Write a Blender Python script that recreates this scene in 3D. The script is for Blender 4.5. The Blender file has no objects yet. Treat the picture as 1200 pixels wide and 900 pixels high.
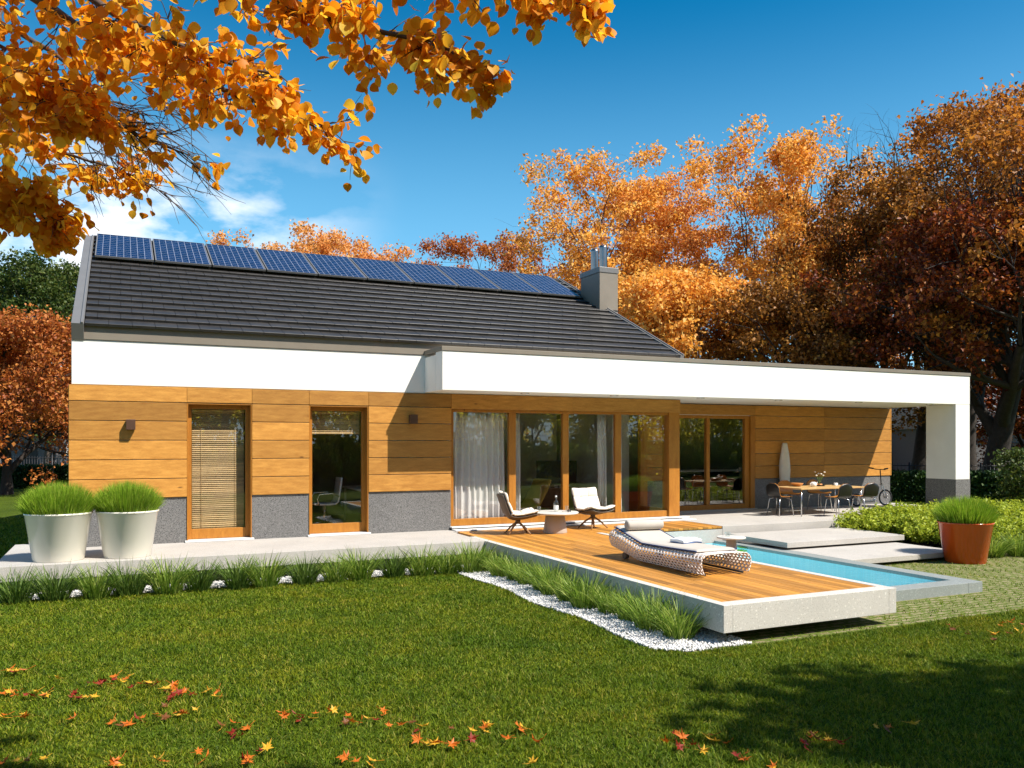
import bpy, bmesh, math, random
import numpy as np
from mathutils import Vector, Matrix

scene = bpy.context.scene
C = scene.collection
R = math.radians

# ------------------------------------------------------------------ camera
CAMP = Vector((0.743, -15.146, 1.7))
YAW = R(25.026)
cam_d = bpy.data.cameras.new("camera")
cam = bpy.data.objects.new("camera", cam_d)
C.objects.link(cam)
cam.location = CAMP
cam.rotation_euler = (R(90), 0, -YAW)
cam_d.sensor_width = 36.0
cam_d.lens = 981.0 / 1200.0 * 36.0
cam_d.shift_y = 68.0 / 1200.0
cam_d.clip_start = 0.1
cam_d.clip_end = 3000
scene.camera = cam

# ------------------------------------------------------------------ light
SUN_TRAVEL = Vector((-0.738, 0.95, -1.51)).normalized()
SUN_EL = math.asin(-SUN_TRAVEL.z)
SUN_ROT = math.atan2(-SUN_TRAVEL.x, -SUN_TRAVEL.y)
sd = bpy.data.lights.new("sun", 'SUN')
sd.energy = 4.9
sd.angle = R(0.5)
sd.color = (1.0, 0.93, 0.82)
sun = bpy.data.objects.new("sun", sd)
sun.rotation_euler = SUN_TRAVEL.to_track_quat('-Z', 'Y').to_euler()
sun.location = (20, -30, 40)
C.objects.link(sun)

scene.view_settings.view_transform = 'Standard'
scene.view_settings.look = 'None'
scene.view_settings.exposure = 0.74
scene.view_settings.gamma = 1.0
scene.cycles.max_bounces = 8
scene.cycles.diffuse_bounces = 3
scene.cycles.transparent_max_bounces = 12
scene.cycles.caustics_reflective = False
scene.cycles.caustics_refractive = False
scene.cycles.use_denoising = True

world = bpy.data.worlds.new("World")
scene.world = world
world.use_nodes = True


def build_world():
    nt = world.node_tree
    N, L = nt.nodes, nt.links
    N.clear()
    out = N.new('ShaderNodeOutputWorld')
    bg = N.new('ShaderNodeBackground')
    bg.inputs['Strength'].default_value = 0.086
    sky = N.new('ShaderNodeTexSky')
    sky.sky_type = 'NISHITA'
    sky.sun_disc = False
    sky.sun_elevation = SUN_EL
    sky.sun_rotation = SUN_ROT
    sky.air_density = 1.0
    sky.dust_density = 0.8
    sky.ozone_density = 3.0
    hs = N.new('ShaderNodeHueSaturation')
    hs.inputs['Hue'].default_value = 0.488
    hs.inputs['Saturation'].default_value = 1.5
    hs.inputs['Value'].default_value = 1.0
    L.new(sky.outputs[0], hs.inputs['Color'])
    tc = N.new('ShaderNodeTexCoord')
    sep = N.new('ShaderNodeSeparateXYZ')
    L.new(tc.outputs['Generated'], sep.inputs[0])
    # bands of cumulus: noise over the direction, kept low above the horizon
    mp = N.new('ShaderNodeMapping')
    mp.inputs['Scale'].default_value = (3.2, 3.2, 7.5)
    mp.inputs['Location'].default_value = (0.35, 0.6, 0.0)
    L.new(tc.outputs['Generated'], mp.inputs[0])
    ns = N.new('ShaderNodeTexNoise')
    ns.inputs['Scale'].default_value = 1.35
    ns.inputs['Detail'].default_value = 9
    ns.inputs['Roughness'].default_value = 0.56
    L.new(mp.outputs[0], ns.inputs['Vector'])
    rmp = N.new('ShaderNodeValToRGB')
    rmp.color_ramp.elements[0].position = 0.455
    rmp.color_ramp.elements[0].color = (0, 0, 0, 1)
    rmp.color_ramp.elements[1].position = 0.57
    rmp.color_ramp.elements[1].color = (1, 1, 1, 1)
    L.new(ns.outputs['Fac'], rmp.inputs[0])

    def mr(src, a, b, c, d):
        m = N.new('ShaderNodeMapRange')
        m.interpolation_type = 'SMOOTHSTEP'
        for i, v in enumerate((a, b, c, d)):
            m.inputs[i + 1].default_value = v
        L.new(src, m.inputs[0])
        return m.outputs[0]

    def mul(a, b):
        m = N.new('ShaderNodeMath')
        m.operation = 'MULTIPLY'
        L.new(a, m.inputs[0])
        if hasattr(b, 'links'):
            L.new(b, m.inputs[1])
        else:
            m.inputs[1].default_value = b
        return m.outputs[0]
    low = mr(sep.outputs['Z'], 0.34, 0.24, 0, 1)
    # thickest to the north-west, only scraps to the north-east
    side = mr(sep.outputs['X'], 0.30, 0.06, 0.0, 1)
    fac = mul(mul(mul(rmp.outputs[0], low), side), 0.95)
    mix = N.new('ShaderNodeMixRGB')
    mix.inputs[2].default_value = (9.2, 9.3, 9.5, 1)
    pale = N.new('ShaderNodeMixRGB')
    pale.inputs[2].default_value = (2.7, 6.3, 9.2, 1)
    L.new(mul(mr(sep.outputs['Z'], 0.50, 0.10, 0, 1), 0.55), pale.inputs[0])
    L.new(hs.outputs[0], pale.inputs[1])
    L.new(fac, mix.inputs[0])
    L.new(pale.outputs[0], mix.inputs[1])
    L.new(mix.outputs[0], bg.inputs['Color'])
    L.new(bg.outputs[0], out.inputs[0])


build_world()

# ------------------------------------------------------------------ helpers
rng = np.random.default_rng(7)
random.seed(7)
FWD = Vector((math.sin(YAW), math.cos(YAW), 0))
RGT = Vector((math.cos(YAW), -math.sin(YAW), 0))
GZ = -0.43                      # garden level; the terrace top is z = 0


def at(px, py, d):
    """world point seen at photo pixel (px,py), d metres ahead"""
    return CAMP + (FWD + RGT * ((px - 600) / 981.0) + Vector((0, 0, 1)) * ((518 - py) / 981.0)) * d


def ground_at(px, py, z=GZ):
    return at(px, py, (CAMP.z - z) * 981.0 / (py - 518.0))


def np_mesh(name, V, quads=None, tris=None, smooth=False):
    me = bpy.data.meshes.new(name)
    V = np.ascontiguousarray(V, dtype=np.float32)
    nq = 0 if quads is None else len(quads)
    ntq = 0 if tris is None else len(tris)
    idx = []
    if nq:
        idx.append(np.asarray(quads, dtype=np.int32).ravel())
    if ntq:
        idx.append(np.asarray(tris, dtype=np.int32).ravel())
    idx = np.concatenate(idx)
    me.vertices.add(len(V))
    me.vertices.foreach_set("co", V.ravel())
    me.loops.add(len(idx))
    me.loops.foreach_set("vertex_index", idx)
    me.polygons.add(nq + ntq)
    st = np.concatenate([np.arange(nq) * 4, nq * 4 + np.arange(ntq) * 3]).astype(np.int32)
    me.polygons.foreach_set("loop_start", st)
    if smooth:
        me.polygons.foreach_set("use_smooth", np.ones(nq + ntq, dtype=bool))
    me.update(calc_edges=True)
    me.validate()
    return me


def link(name, me, m=None, parent=None, loc=None):
    o = bpy.data.objects.new(name, me)
    C.objects.link(o)
    if m is not None and me is not None and not me.materials:
        for x in (m if isinstance(m, (list, tuple)) else [m]):
            me.materials.append(x)
    if parent is not None:
        o.parent = parent
    if loc is not None:
        o.location = loc
    return o


def tag(o, label=None, cat=None, group=None, kind=None):
    if label:
        o["label"] = label
    if cat:
        o["category"] = cat
    if group:
        o["group"] = group
    if kind:
        o["kind"] = kind
    return o


def thing(name, label, cat, loc=(0, 0, 0), rz=0.0, group=None):
    o = bpy.data.objects.new(name, None)
    o.empty_display_size = 0.1
    C.objects.link(o)
    o.location = loc
    o.rotation_euler = (0, 0, rz)
    return tag(o, label, cat, group)


def dup(root, loc, rz=0.0, label=None, scale=None, group=None):
    kids = {}
    for o in C.objects:
        if o.parent is not None:
            kids.setdefault(o.parent, []).append(o)

    def cp(o, par):
        c = o.copy()
        C.objects.link(c)
        if par is not None:
            c.parent = par
        for k in kids.get(o, []):
            cp(k, c)
        return c
    r = cp(root, None)
    r.location = loc
    r.rotation_euler = (0, 0, rz)
    if scale:
        r.scale = (scale, scale, scale) if not isinstance(scale, tuple) else scale
    if label:
        r["label"] = label
    if group:
        r["group"] = group
    return r


class MB:
    def __init__(s):
        s.v, s.f, s.sm = [], [], []

    def add(s, vs, fs, smooth=False):
        b = len(s.v)
        s.v.extend([tuple(v) for v in vs])
        for f in fs:
            s.f.append([b + i for i in f])
            s.sm.append(smooth)
        return s

    def box(s, x0, y0, z0, x1, y1, z1, rot=None, c=None):
        vs = [(x0, y0, z0), (x1, y0, z0), (x1, y1, z0), (x0, y1, z0), (x0, y0, z1), (x1, y0, z1), (x1, y1, z1), (x0, y1, z1)]
        if rot is not None:
            cc = Vector(c)
            vs = [tuple(cc + rot @ (Vector(v) - cc)) for v in vs]
        return s.add(vs, [(0, 3, 2, 1), (4, 5, 6, 7), (0, 1, 5, 4), (1, 2, 6, 5), (2, 3, 7, 6), (3, 0, 4, 7)])

    def prism(s, poly, z0, z1):
        n = len(poly)
        vs = [(x, y, z0) for x, y in poly] + [(x, y, z1) for x, y in poly]
        fs = [tuple(reversed(range(n))), tuple(range(n, 2 * n))] + [(i, (i + 1) % n, n + (i + 1) % n, n + i) for i in range(n)]
        return s.add(vs, fs)

    def extrude_x(s, prof, x0, x1):
        """profile of (y,z) points extruded along x"""
        n = len(prof)
        vs = [(x0, y, z) for y, z in prof] + [(x1, y, z) for y, z in prof]
        fs = [tuple(range(n)), tuple(reversed(range(n, 2 * n)))] + [(i, n + i, n + (i + 1) % n, (i + 1) % n) for i in range(n)]
        return s.add(vs, fs)

    def tube(s, pts, r, n=8, cap=True):
        pts = [Vector(p) for p in pts]
        rs = r if isinstance(r, (list, tuple)) else [r] * len(pts)
        vs, fs = [], []
        up = None
        for i, p in enumerate(pts):
            d = (pts[min(i + 1, len(pts) - 1)] - pts[max(i - 1, 0)]).normalized()
            if up is None:
                up = Vector((0, 0, 1)) if abs(d.z) < 0.9 else Vector((1, 0, 0))
            a = d.cross(up).normalized()
            b = a.cross(d).normalized()
            up = b
            for k in range(n):
                t = 2 * math.pi * k / n
                vs.append(tuple(p + (a * math.cos(t) + b * math.sin(t)) * rs[i]))
        for i in range(len(pts) - 1):
            for k in range(n):
                fs.append((i * n + k, i * n + (k + 1) % n, (i + 1) * n + (k + 1) % n, (i + 1) * n + k))
        b0 = len(s.v)
        s.add(vs, fs, True)
        if cap:
            s.f.append([b0 + k for k in reversed(range(n))])
            s.sm.append(False)
            s.f.append([b0 + (len(pts) - 1) * n + k for k in range(n)])
            s.sm.append(False)
        return s

    def lathe(s, prof, n=32, c=(0, 0, 0), cap=True, smooth=True):
        vs, fs = [], []
        for r, z in prof:
            for k in range(n):
                t = 2 * math.pi * k / n
                vs.append((c[0] + r * math.cos(t), c[1] + r * math.sin(t), c[2] + z))
        m = len(prof)
        for i in range(m - 1):
            for k in range(n):
                fs.append((i * n + k, i * n + (k + 1) % n, (i + 1) * n + (k + 1) % n, (i + 1) * n + k))
        b0 = len(s.v)
        s.add(vs, fs, smooth)
        if cap:
            s.f.append([b0 + k for k in reversed(range(n))])
            s.sm.append(False)
            s.f.append([b0 + (m - 1) * n + k for k in range(n)])
            s.sm.append(False)
        return s

    def grid(s, fn, nu, nv, smooth=True):
        vs = [tuple(fn(i / nu, j / nv)) for i in range(nu + 1) for j in range(nv + 1)]
        fs = [(i * (nv + 1) + j, (i + 1) * (nv + 1) + j, (i + 1) * (nv + 1) + j + 1, i * (nv + 1) + j + 1) for i in range(nu) for j in range(nv)]
        return s.add(vs, fs, smooth)

    def mesh(s, name):
        me = bpy.data.meshes.new(name)
        me.from_pydata(s.v, [], s.f)
        me.polygons.foreach_set("use_smooth", np.array(s.sm, dtype=bool))
        me.update()
        return me

    def build(s, name, m, parent=None, loc=None, bevel=0.0, solid=0.0, sub=0, seg=2, offset=-1):
        o = link(name, s.mesh(name), m, parent, loc)
        if solid:
            md = o.modifiers.new("solid", 'SOLIDIFY')
            md.thickness = solid
            md.offset = offset
        if sub:
            md = o.modifiers.new("sub", 'SUBSURF')
            md.levels = md.render_levels = sub
        if bevel:
            md = o.modifiers.new("bevel", 'BEVEL')
            md.width = bevel
            md.segments = seg
            md.limit_method = 'ANGLE'
            md.angle_limit = R(40)
        return o


# ------------------------------------------------------------------ materials
def nmat(name):
    m = bpy.data.materials.new(name)
    m.use_nodes = True
    nt = m.node_tree
    nt.nodes.clear()
    out = nt.nodes.new('ShaderNodeOutputMaterial')
    return m, nt, nt.nodes, nt.links, out


def noise(N, L, vec, scale, detail=5, rough=0.55):
    n = N.new('ShaderNodeTexNoise')
    n.inputs['Scale'].default_value = scale
    n.inputs['Detail'].default_value = detail
    n.inputs['Roughness'].default_value = rough
    if vec is not None:
        L.new(vec, n.inputs['Vector'])
    return n.outputs['Fac']


def ramp(N, L, fac, stops):
    r = N.new('ShaderNodeValToRGB')
    el = r.color_ramp.elements
    while len(el) < len(stops):
        el.new(0.5)
    for e, (p, c) in zip(el, stops):
        e.position = p
        e.color = (c[0], c[1], c[2], 1)
    L.new(fac, r.inputs[0])
    return r.outputs[0]


def mixc(N, L, fac, a, b, mode='MIX'):
    m = N.new('ShaderNodeMixRGB')
    m.blend_type = mode
    for i, v in ((0, fac), (1, a), (2, b)):
        if hasattr(v, 'links'):
            L.new(v, m.inputs[i])
        elif i == 0:
            m.inputs[0].default_value = v
        else:
            m.inputs[i].default_value = (v[0], v[1], v[2], 1)
    return m.outputs[0]


def coords(N, L, scale=None, which='Object'):
    tc = N.new('ShaderNodeTexCoord')
    v = tc.outputs[which]
    if scale:
        mp = N.new('ShaderNodeMapping')
        mp.inputs['Scale'].default_value = scale
        L.new(v, mp.inputs[0])
        v = mp.outputs[0]
    return v


def principled(N, L, out, col, rough=0.6, metal=0.0, spec=0.5, bump=None, bstr=0.3, bdist=0.01):
    p = N.new('ShaderNodeBsdfPrincipled')
    if hasattr(col, 'links'):
        L.new(col, p.inputs['Base Color'])
    else:
        p.inputs['Base Color'].default_value = (*col, 1)
    if hasattr(rough, 'links'):
        L.new(rough, p.inputs['Roughness'])
    else:
        p.inputs['Roughness'].default_value = rough
    p.inputs['Metallic'].default_value = metal
    p.inputs['Specular IOR Level'].default_value = spec
    if bump is not None:
        b = N.new('ShaderNodeBump')
        b.inputs['Strength'].default_value = bstr
        b.inputs['Distance'].default_value = bdist
        L.new(bump, b.inputs['Height'])
        L.new(b.outputs[0], p.inputs['Normal'])
    L.new(p.outputs[0], out.inputs[0])
    return p


def simple(name, col, rough=0.6, metal=0.0, var=0.12, scale=6.0, bump=0.0, bscale=60.0, spec=0.5, bdist=0.004):
    m, nt, N, L, out = nmat(name)
    v = coords(N, L)
    f = noise(N, L, v, scale)
    a = tuple(min(1, c * (1 - var)) for c in col)
    b = tuple(min(1, c * (1 + var)) for c in col)
    c = ramp(N, L, f, [(0.3, a), (0.7, b)])
    bf = noise(N, L, v, bscale, 3) if bump else None
    principled(N, L, out, c, rough, metal, spec, bf, bump, bdist)
    return m


def wood_mat(name, dark, light, grain=(1.2, 14, 14), rough=0.5, island=0.5):
    m, nt, N, L, out = nmat(name)
    geo = N.new('ShaderNodeNewGeometry')
    isl = geo.outputs['Random Per Island']
    tc = N.new('ShaderNodeTexCoord')
    add = N.new('ShaderNodeVectorMath')
    add.operation = 'MULTIPLY_ADD'
    comb = N.new('ShaderNodeCombineXYZ')
    for i in range(3):
        L.new(isl, comb.inputs[i])
    L.new(comb.outputs[0], add.inputs[0])
    add.inputs[1].default_value = (37, 91, 53)
    L.new(tc.outputs['Object'], add.inputs[2])
    mp = N.new('ShaderNodeMapping')
    mp.inputs['Scale'].default_value = grain
    L.new(add.outputs[0], mp.inputs[0])
    g = noise(N, L, mp.outputs[0], 2.2, 8, 0.62)
    fine = N.new('ShaderNodeMapping')
    fine.inputs['Scale'].default_value = tuple(x * 4 for x in grain)
    L.new(add.outputs[0], fine.inputs[0])
    g2 = noise(N, L, fine.outputs[0], 4, 4, 0.6)
    mixf = mixc(N, L, 0.35, g, g2)
    c = ramp(N, L, mixf, [(0.30, dark), (0.52, tuple((a + b) / 2 for a, b in zip(dark, light))), (0.72, light)])
    r2 = ramp(N, L, isl, [(0, (1 - 0.35 * island,) * 3), (1, (1 + 0.22 * island,) * 3)])
    c = mixc(N, L, 1.0, c, r2, 'MULTIPLY')
    # a few small knots
    vo = N.new('ShaderNodeTexVoronoi')
    vo.inputs['Scale'].default_value = 1.15
    kn = N.new('ShaderNodeMapping')
    kn.inputs['Scale'].default_value = tuple(0.9 if x == min(grain) else 2.3 for x in grain)
    L.new(add.outputs[0], kn.inputs[0])
    L.new(kn.outputs[0], vo.inputs['Vector'])
    kr = ramp(N, L, vo.outputs['Distance'], [(0.02, (0.25, 0.2, 0.15)), (0.055, (1, 1, 1))])
    c = mixc(N, L, 0.8, c, kr, 'MULTIPLY')
    principled(N, L, out, c, rough, 0, 0.35, mixf, 0.18, 0.003)
    return m


def speckle(name, base, dots, scale=260.0, amount=0.38, rough=0.7, var=0.08, big=2.0, bump=0.15):
    m, nt, N, L, out = nmat(name)
    v = coords(N, L)
    f = noise(N, L, v, scale, 2, 0.6)
    f2 = noise(N, L, v, scale * 0.4, 2, 0.6)
    d = ramp(N, L, f, [(amount - 0.03, (1, 1, 1)), (amount + 0.04, (0, 0, 0))])
    col = mixc(N, L, d, base, dots)
    d2 = ramp(N, L, f2, [(0.60, (0, 0, 0)), (0.68, (1, 1, 1))])
    col = mixc(N, L, d2, col, tuple(min(1, b * 1.35) for b in base))
    big_n = noise(N, L, v, big, 6, 0.6)
    col = mixc(N, L, 1.0, col, ramp(N, L, big_n, [(0.3, (1 - var,) * 3), (0.7, (1 + var,) * 3)]), 'MULTIPLY')
    principled(N, L, out, col, rough, 0, 0.4, f, bump, 0.002)
    return m


def leaf_mat(name, stops, trans=0.45, rough=0.5, spec=0.3, tboost=1.25, patch=None):
    m, nt, N, L, out = nmat(name)
    geo = N.new('ShaderNodeNewGeometry')
    c = ramp(N, L, geo.outputs['Random Per Island'], stops)
    if patch:
        f = noise(N, L, coords(N, L), patch, 6, 0.65)
        c = mixc(N, L, 1.0, c, ramp(N, L, f, [(0.32, (0.62, 0.78, 0.8)), (0.5, (1, 1, 1)), (0.68, (1.38, 1.12, 1.0))]), 'MULTIPLY')
    p = N.new('ShaderNodeBsdfPrincipled')
    L.new(c, p.inputs['Base Color'])
    p.inputs['Roughness'].default_value = rough
    p.inputs['Specular IOR Level'].default_value = spec
    t = N.new('ShaderNodeBsdfTranslucent')
    tcx = mixc(N, L, 1.0, c, (tboost, tboost * 0.95, tboost * 0.8), 'MULTIPLY')
    L.new(tcx, t.inputs['Color'])
    mx = N.new('ShaderNodeMixShader')
    mx.inputs[0].default_value = trans
    L.new(p.outputs[0], mx.inputs[1])
    L.new(t.outputs[0], mx.inputs[2])
    L.new(mx.outputs[0], out.inputs[0])
    return m


def glass_mat(name, f0=0.04, f1=0.9, tint=(0.86, 0.88, 0.87), bump=0.0, rough=0.0, gcol=(1, 1, 1), bscale=3.0):
    m, nt, N, L, out = nmat(name)
    tr = N.new('ShaderNodeBsdfTransparent')
    tr.inputs[0].default_value = (*tint, 1)
    gl = N.new('ShaderNodeBsdfGlossy')
    gl.inputs['Roughness'].default_value = rough
    gl.inputs['Color'].default_value = (*gcol, 1)
    lw = N.new('ShaderNodeLayerWeight')
    lw.inputs['Blend'].default_value = 0.5
    pw = N.new('ShaderNodeMath')
    pw.operation = 'POWER'
    L.new(lw.outputs['Facing'], pw.inputs[0])
    pw.inputs[1].default_value = 5.0
    fr = N.new('ShaderNodeMapRange')
    L.new(pw.outputs[0], fr.inputs[0])
    fr.inputs[3].default_value = f0
    fr.inputs[4].default_value = f1
    if bump:
        b = N.new('ShaderNodeBump')
        b.inputs['Strength'].default_value = bump
        b.inputs['Distance'].default_value = 0.02
        L.new(noise(N, L, coords(N, L), bscale, 3), b.inputs['Height'])
        L.new(b.outputs[0], gl.inputs['Normal'])
    mx = N.new('ShaderNodeMixShader')
    L.new(fr.outputs[0], mx.inputs[0])
    L.new(tr.outputs[0], mx.inputs[1])
    L.new(gl.outputs[0], mx.inputs[2])
    L.new(mx.outputs[0], out.inputs[0])
    return m


M = {}
M['wood'] = wood_mat('cladding_wood', (0.33, 0.132, 0.019), (0.64, 0.315, 0.066), (1.8, 8, 10), 0.62, 0.85)
M['frame_wood'] = wood_mat('frame_wood', (0.30, 0.11, 0.014), (0.50, 0.215, 0.032), (6, 6, 1.2), 0.45, 0.25)
M['deck'] = wood_mat('deck_wood', (0.30, 0.12, 0.016), (0.66, 0.31, 0.06), (16, 0.9, 10), 0.5, 1.3)
M['leg_wood'] = wood_mat('leg_wood', (0.24, 0.14, 0.07), (0.42, 0.27, 0.15), (9, 9, 2), 0.45, 0.2)
M['chair_wood'] = wood_mat('chair_wood', (0.42, 0.15, 0.02), (0.58, 0.24, 0.045), (2, 8, 8), 0.35, 0.1)
M['table_wood'] = wood_mat('table_wood', (0.45, 0.28, 0.11), (0.6, 0.4, 0.18), (1.5, 12, 12), 0.4, 0.1)
M['plaster'] = simple('white_plaster', (0.80, 0.78, 0.735), 0.85, var=0.06, scale=1.1, bump=0.25, bscale=180)
M['soffit'] = simple('soffit_plaster', (0.78, 0.76, 0.72), 0.85, var=0.03, scale=2.5)
M['stone'] = speckle('plinth_stone', (0.175, 0.172, 0.17), (0.045, 0.044, 0.044), 72, 0.44, 0.75, 0.08, 1.5, 0.5)
M['concrete'] = speckle('terrace_concrete', (0.44, 0.415, 0.385), (0.27, 0.25, 0.225), 170, 0.4, 0.7, 0.09, 1.1)
M['terrazzo'] = speckle('deck_terrazzo', (0.52, 0.50, 0.46), (0.29, 0.265, 0.23), 75, 0.37, 0.7, 0.06, 1.5)
M['pool_concrete'] = speckle('pool_concrete', (0.25, 0.275, 0.27), (0.16, 0.18, 0.18), 120, 0.42, 0.55, 0.08, 1.3)
M['taupe'] = simple('taupe_metal', (0.205, 0.175, 0.138), 0.5, 0.0, 0.06, 3)
M['verge'] = simple('grey_verge_metal', (0.17, 0.165, 0.16), 0.4, 0.1, 0.05, 3)
M['dark_metal'] = simple('dark_metal', (0.03, 0.03, 0.032), 0.45, 0.4, 0.1, 5)
M['steel'] = simple('steel', (0.55, 0.55, 0.56), 0.25, 1.0, 0.05, 5)
M['flue'] = simple('flue_steel', (0.30, 0.29, 0.28), 0.28, 1.0, 0.08, 5)
M['white_metal'] = simple('white_metal', (0.75, 0.75, 0.74), 0.35, 0.0, 0.03, 5)
M['lamp'] = simple('lamp_brown', (0.10, 0.05, 0.032), 0.4, 0.2, 0.1, 10)
M['glass'] = glass_mat('window_glass', 0.085, 0.8, (0.985, 0.99, 0.985))
M['clear_glass'] = glass_mat('drinking_glass', 0.05, 0.9, (0.93, 0.95, 0.94))
M['water'] = glass_mat('pool_water', 0.02, 0.42, (0.92, 0.99, 1.0), 1.0, 0.0, (1, 1, 1), 7.0)
M['white_gloss'] = simple('glazed_white_pot', (0.80, 0.765, 0.665), 0.14, 0.0, 0.02, 3)
M['orange_gloss'] = simple('glazed_orange_pot', (0.50, 0.075, 0.009), 0.16, 0.0, 0.06, 3)
M['soil'] = simple('potting_soil', (0.05, 0.035, 0.022), 0.95, var=0.4, scale=30, bump=0.6, bscale=80)
M['cushion'] = simple('cream_cushion_fabric', (0.72, 0.66, 0.57), 0.9, var=0.05, scale=8, bump=0.2, bscale=300)
M['shell'] = simple('brown_shell', (0.10, 0.075, 0.055), 0.55, var=0.1, scale=6)
M['table_base'] = simple('warm_grey_lacquer', (0.42, 0.36, 0.31), 0.5, var=0.04, scale=3)
M['table_white'] = simple('white_lacquer', (0.66, 0.63, 0.585), 0.35, var=0.03, scale=3)
M['lounger'] = simple('lounger_weave', (0.70, 0.635, 0.595), 0.55, var=0.06, scale=9)
M['pad'] = simple('grey_pad_fabric', (0.47, 0.43, 0.38), 0.9, var=0.04, scale=9, bump=0.2, bscale=300)
M['navy'] = simple('navy_piping', (0.03, 0.055, 0.16), 0.8, var=0.1)
M['towel'] = simple('white_towel', (0.76, 0.76, 0.77), 0.95, var=0.05, scale=30, bump=0.5, bscale=200)
M['towel_blue'] = simple('blue_towel_hem', (0.10, 0.17, 0.36), 0.95, var=0.1)
M['rubber'] = simple('black_rubber', (0.02, 0.02, 0.02), 0.7)
M['black_shell'] = simple('black_chair_shell', (0.014, 0.013, 0.013), 0.35)
M['white_board'] = simple('white_board_lacquer', (0.68, 0.65, 0.58), 0.35, var=0.03)
M['ceramic'] = simple('white_ceramic', (0.75, 0.74, 0.72), 0.25, var=0.02)
M['bowl'] = simple('orange_bowl', (0.5, 0.2, 0.05), 0.3, var=0.05)
M['curtain'] = leaf_mat('curtain_cloth', [(0, (0.86, 0.85, 0.86)), (1, (0.88, 0.87, 0.88))], 0.25, 0.9, 0.1, 1.0)
M['blind'] = wood_mat('bamboo_blind', (0.42, 0.27, 0.12), (0.66, 0.46, 0.23), (3, 10, 10), 0.6, 0.8)
M['inner_wall'] = simple('inner_wall_paint', (0.78, 0.77, 0.75), 0.9, var=0.03)
M['inner_wood'] = wood_mat('parquet', (0.22, 0.11, 0.05), (0.40, 0.23, 0.11), (1, 8, 8), 0.35, 0.3)
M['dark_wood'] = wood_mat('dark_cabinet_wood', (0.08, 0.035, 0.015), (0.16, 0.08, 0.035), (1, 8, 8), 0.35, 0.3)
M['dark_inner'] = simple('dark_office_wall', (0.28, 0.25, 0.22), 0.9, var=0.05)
M['yellow_cloth'] = simple('olive_yellow_cloth', (0.36, 0.26, 0.03), 0.9, var=0.08)
M['black'] = simple('black_plastic', (0.012, 0.012, 0.013), 0.25)
M['tile'] = simple('roof_tile', (0.034, 0.031, 0.029), 0.45, 0.0, 0.3, 4, 0.12, 40)
M['hedge'] = leaf_mat('hedge_leaf', [(0, (0.012, 0.035, 0.008)), (0.6, (0.028, 0.075, 0.014)), (1, (0.06, 0.11, 0.02))], 0.25)
M['bark'] = simple('bark', (0.065, 0.047, 0.036), 0.9, var=0.35, scale=7, bump=0.8, bscale=25, bdist=0.03)
M['bark_dark'] = simple('dark_bark', (0.035, 0.026, 0.021), 0.9, var=0.35, scale=7, bump=0.8, bscale=25, bdist=0.03)
M['twig'] = simple('twig_bark', (0.085, 0.06, 0.05), 0.85, var=0.3, scale=20)
M['leaf_gold'] = leaf_mat('gold_leaf', [(0, (0.62, 0.20, 0.010)), (0.35, (0.84, 0.35, 0.016)), (0.7, (0.93, 0.50, 0.03)), (1, (0.95, 0.68, 0.07))], 0.58, 0.5, 0.3, 1.05)
M['leaf_orange'] = leaf_mat('orange_leaf', [(0, (0.50, 0.19, 0.04)), (0.4, (0.74, 0.34, 0.09)), (0.75, (0.82, 0.45, 0.15)), (1, (0.86, 0.56, 0.23))], 0.42)
M['leaf_rust'] = leaf_mat('rust_leaf', [(0, (0.24, 0.055, 0.014)), (0.5, (0.46, 0.14, 0.03)), (1, (0.62, 0.26, 0.06))], 0.35)
M['leaf_red'] = leaf_mat('shaded_red_leaf', [(0, (0.08, 0.014, 0.005)), (0.5, (0.20, 0.036, 0.008)), (0.85, (0.32, 0.085, 0.014)), (1, (0.50, 0.18, 0.035))], 0.3)  # red darkened: the shade on the right-hand trees is put into the colour
M['leaf_brown'] = leaf_mat('shaded_brown_leaf', [(0, (0.11, 0.045, 0.010)), (0.5, (0.24, 0.10, 0.018)), (0.85, (0.40, 0.17, 0.03)), (1, (0.5, 0.26, 0.05))], 0.3)  # brown likewise kept dark, with tree shade painted into the leaf colour
M['leaf_green'] = leaf_mat('green_leaf', [(0, (0.03, 0.06, 0.012)), (0.5, (0.065, 0.105, 0.02)), (1, (0.13, 0.15, 0.03))], 0.3)
M['leaf_yellowgreen'] = leaf_mat('yellow_green_leaf', [(0, (0.17, 0.24, 0.02)), (0.5, (0.34, 0.42, 0.03)), (1, (0.50, 0.54, 0.06))], 0.35)
M['pot_grass'] = leaf_mat('pot_grass_blade', [(0, (0.16, 0.21, 0.02)), (0.25, (0.17, 0.30, 0.018)), (0.65, (0.27, 0.44, 0.026)), (1, (0.42, 0.52, 0.08))], 0.35)
M['clump'] = leaf_mat('clump_blade', [(0, (0.07, 0.14, 0.014)), (0.55, (0.20, 0.32, 0.035)), (1, (0.42, 0.48, 0.12))], 0.35)
M['clump_dark'] = leaf_mat('dark_clump_blade', [(0, (0.04, 0.085, 0.014)), (0.6, (0.10, 0.18, 0.026)), (1, (0.2, 0.28, 0.06))], 0.3)
M['lawn_blade'] = leaf_mat('lawn_blade', [(0, (0.035, 0.068, 0.003)), (0.45, (0.115, 0.18, 0.006)), (0.85, (0.21, 0.265, 0.012)), (1, (0.31, 0.28, 0.055))], 0.3, 0.6, 0.2, 1.25, 1.6)
M['pebble'] = simple('white_pebble', (0.62, 0.61, 0.60), 0.7, var=0.25, scale=40)
M['lily'] = simple('lily_pad_green', (0.05, 0.24, 0.03), 0.35, var=0.2, scale=8)


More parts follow.
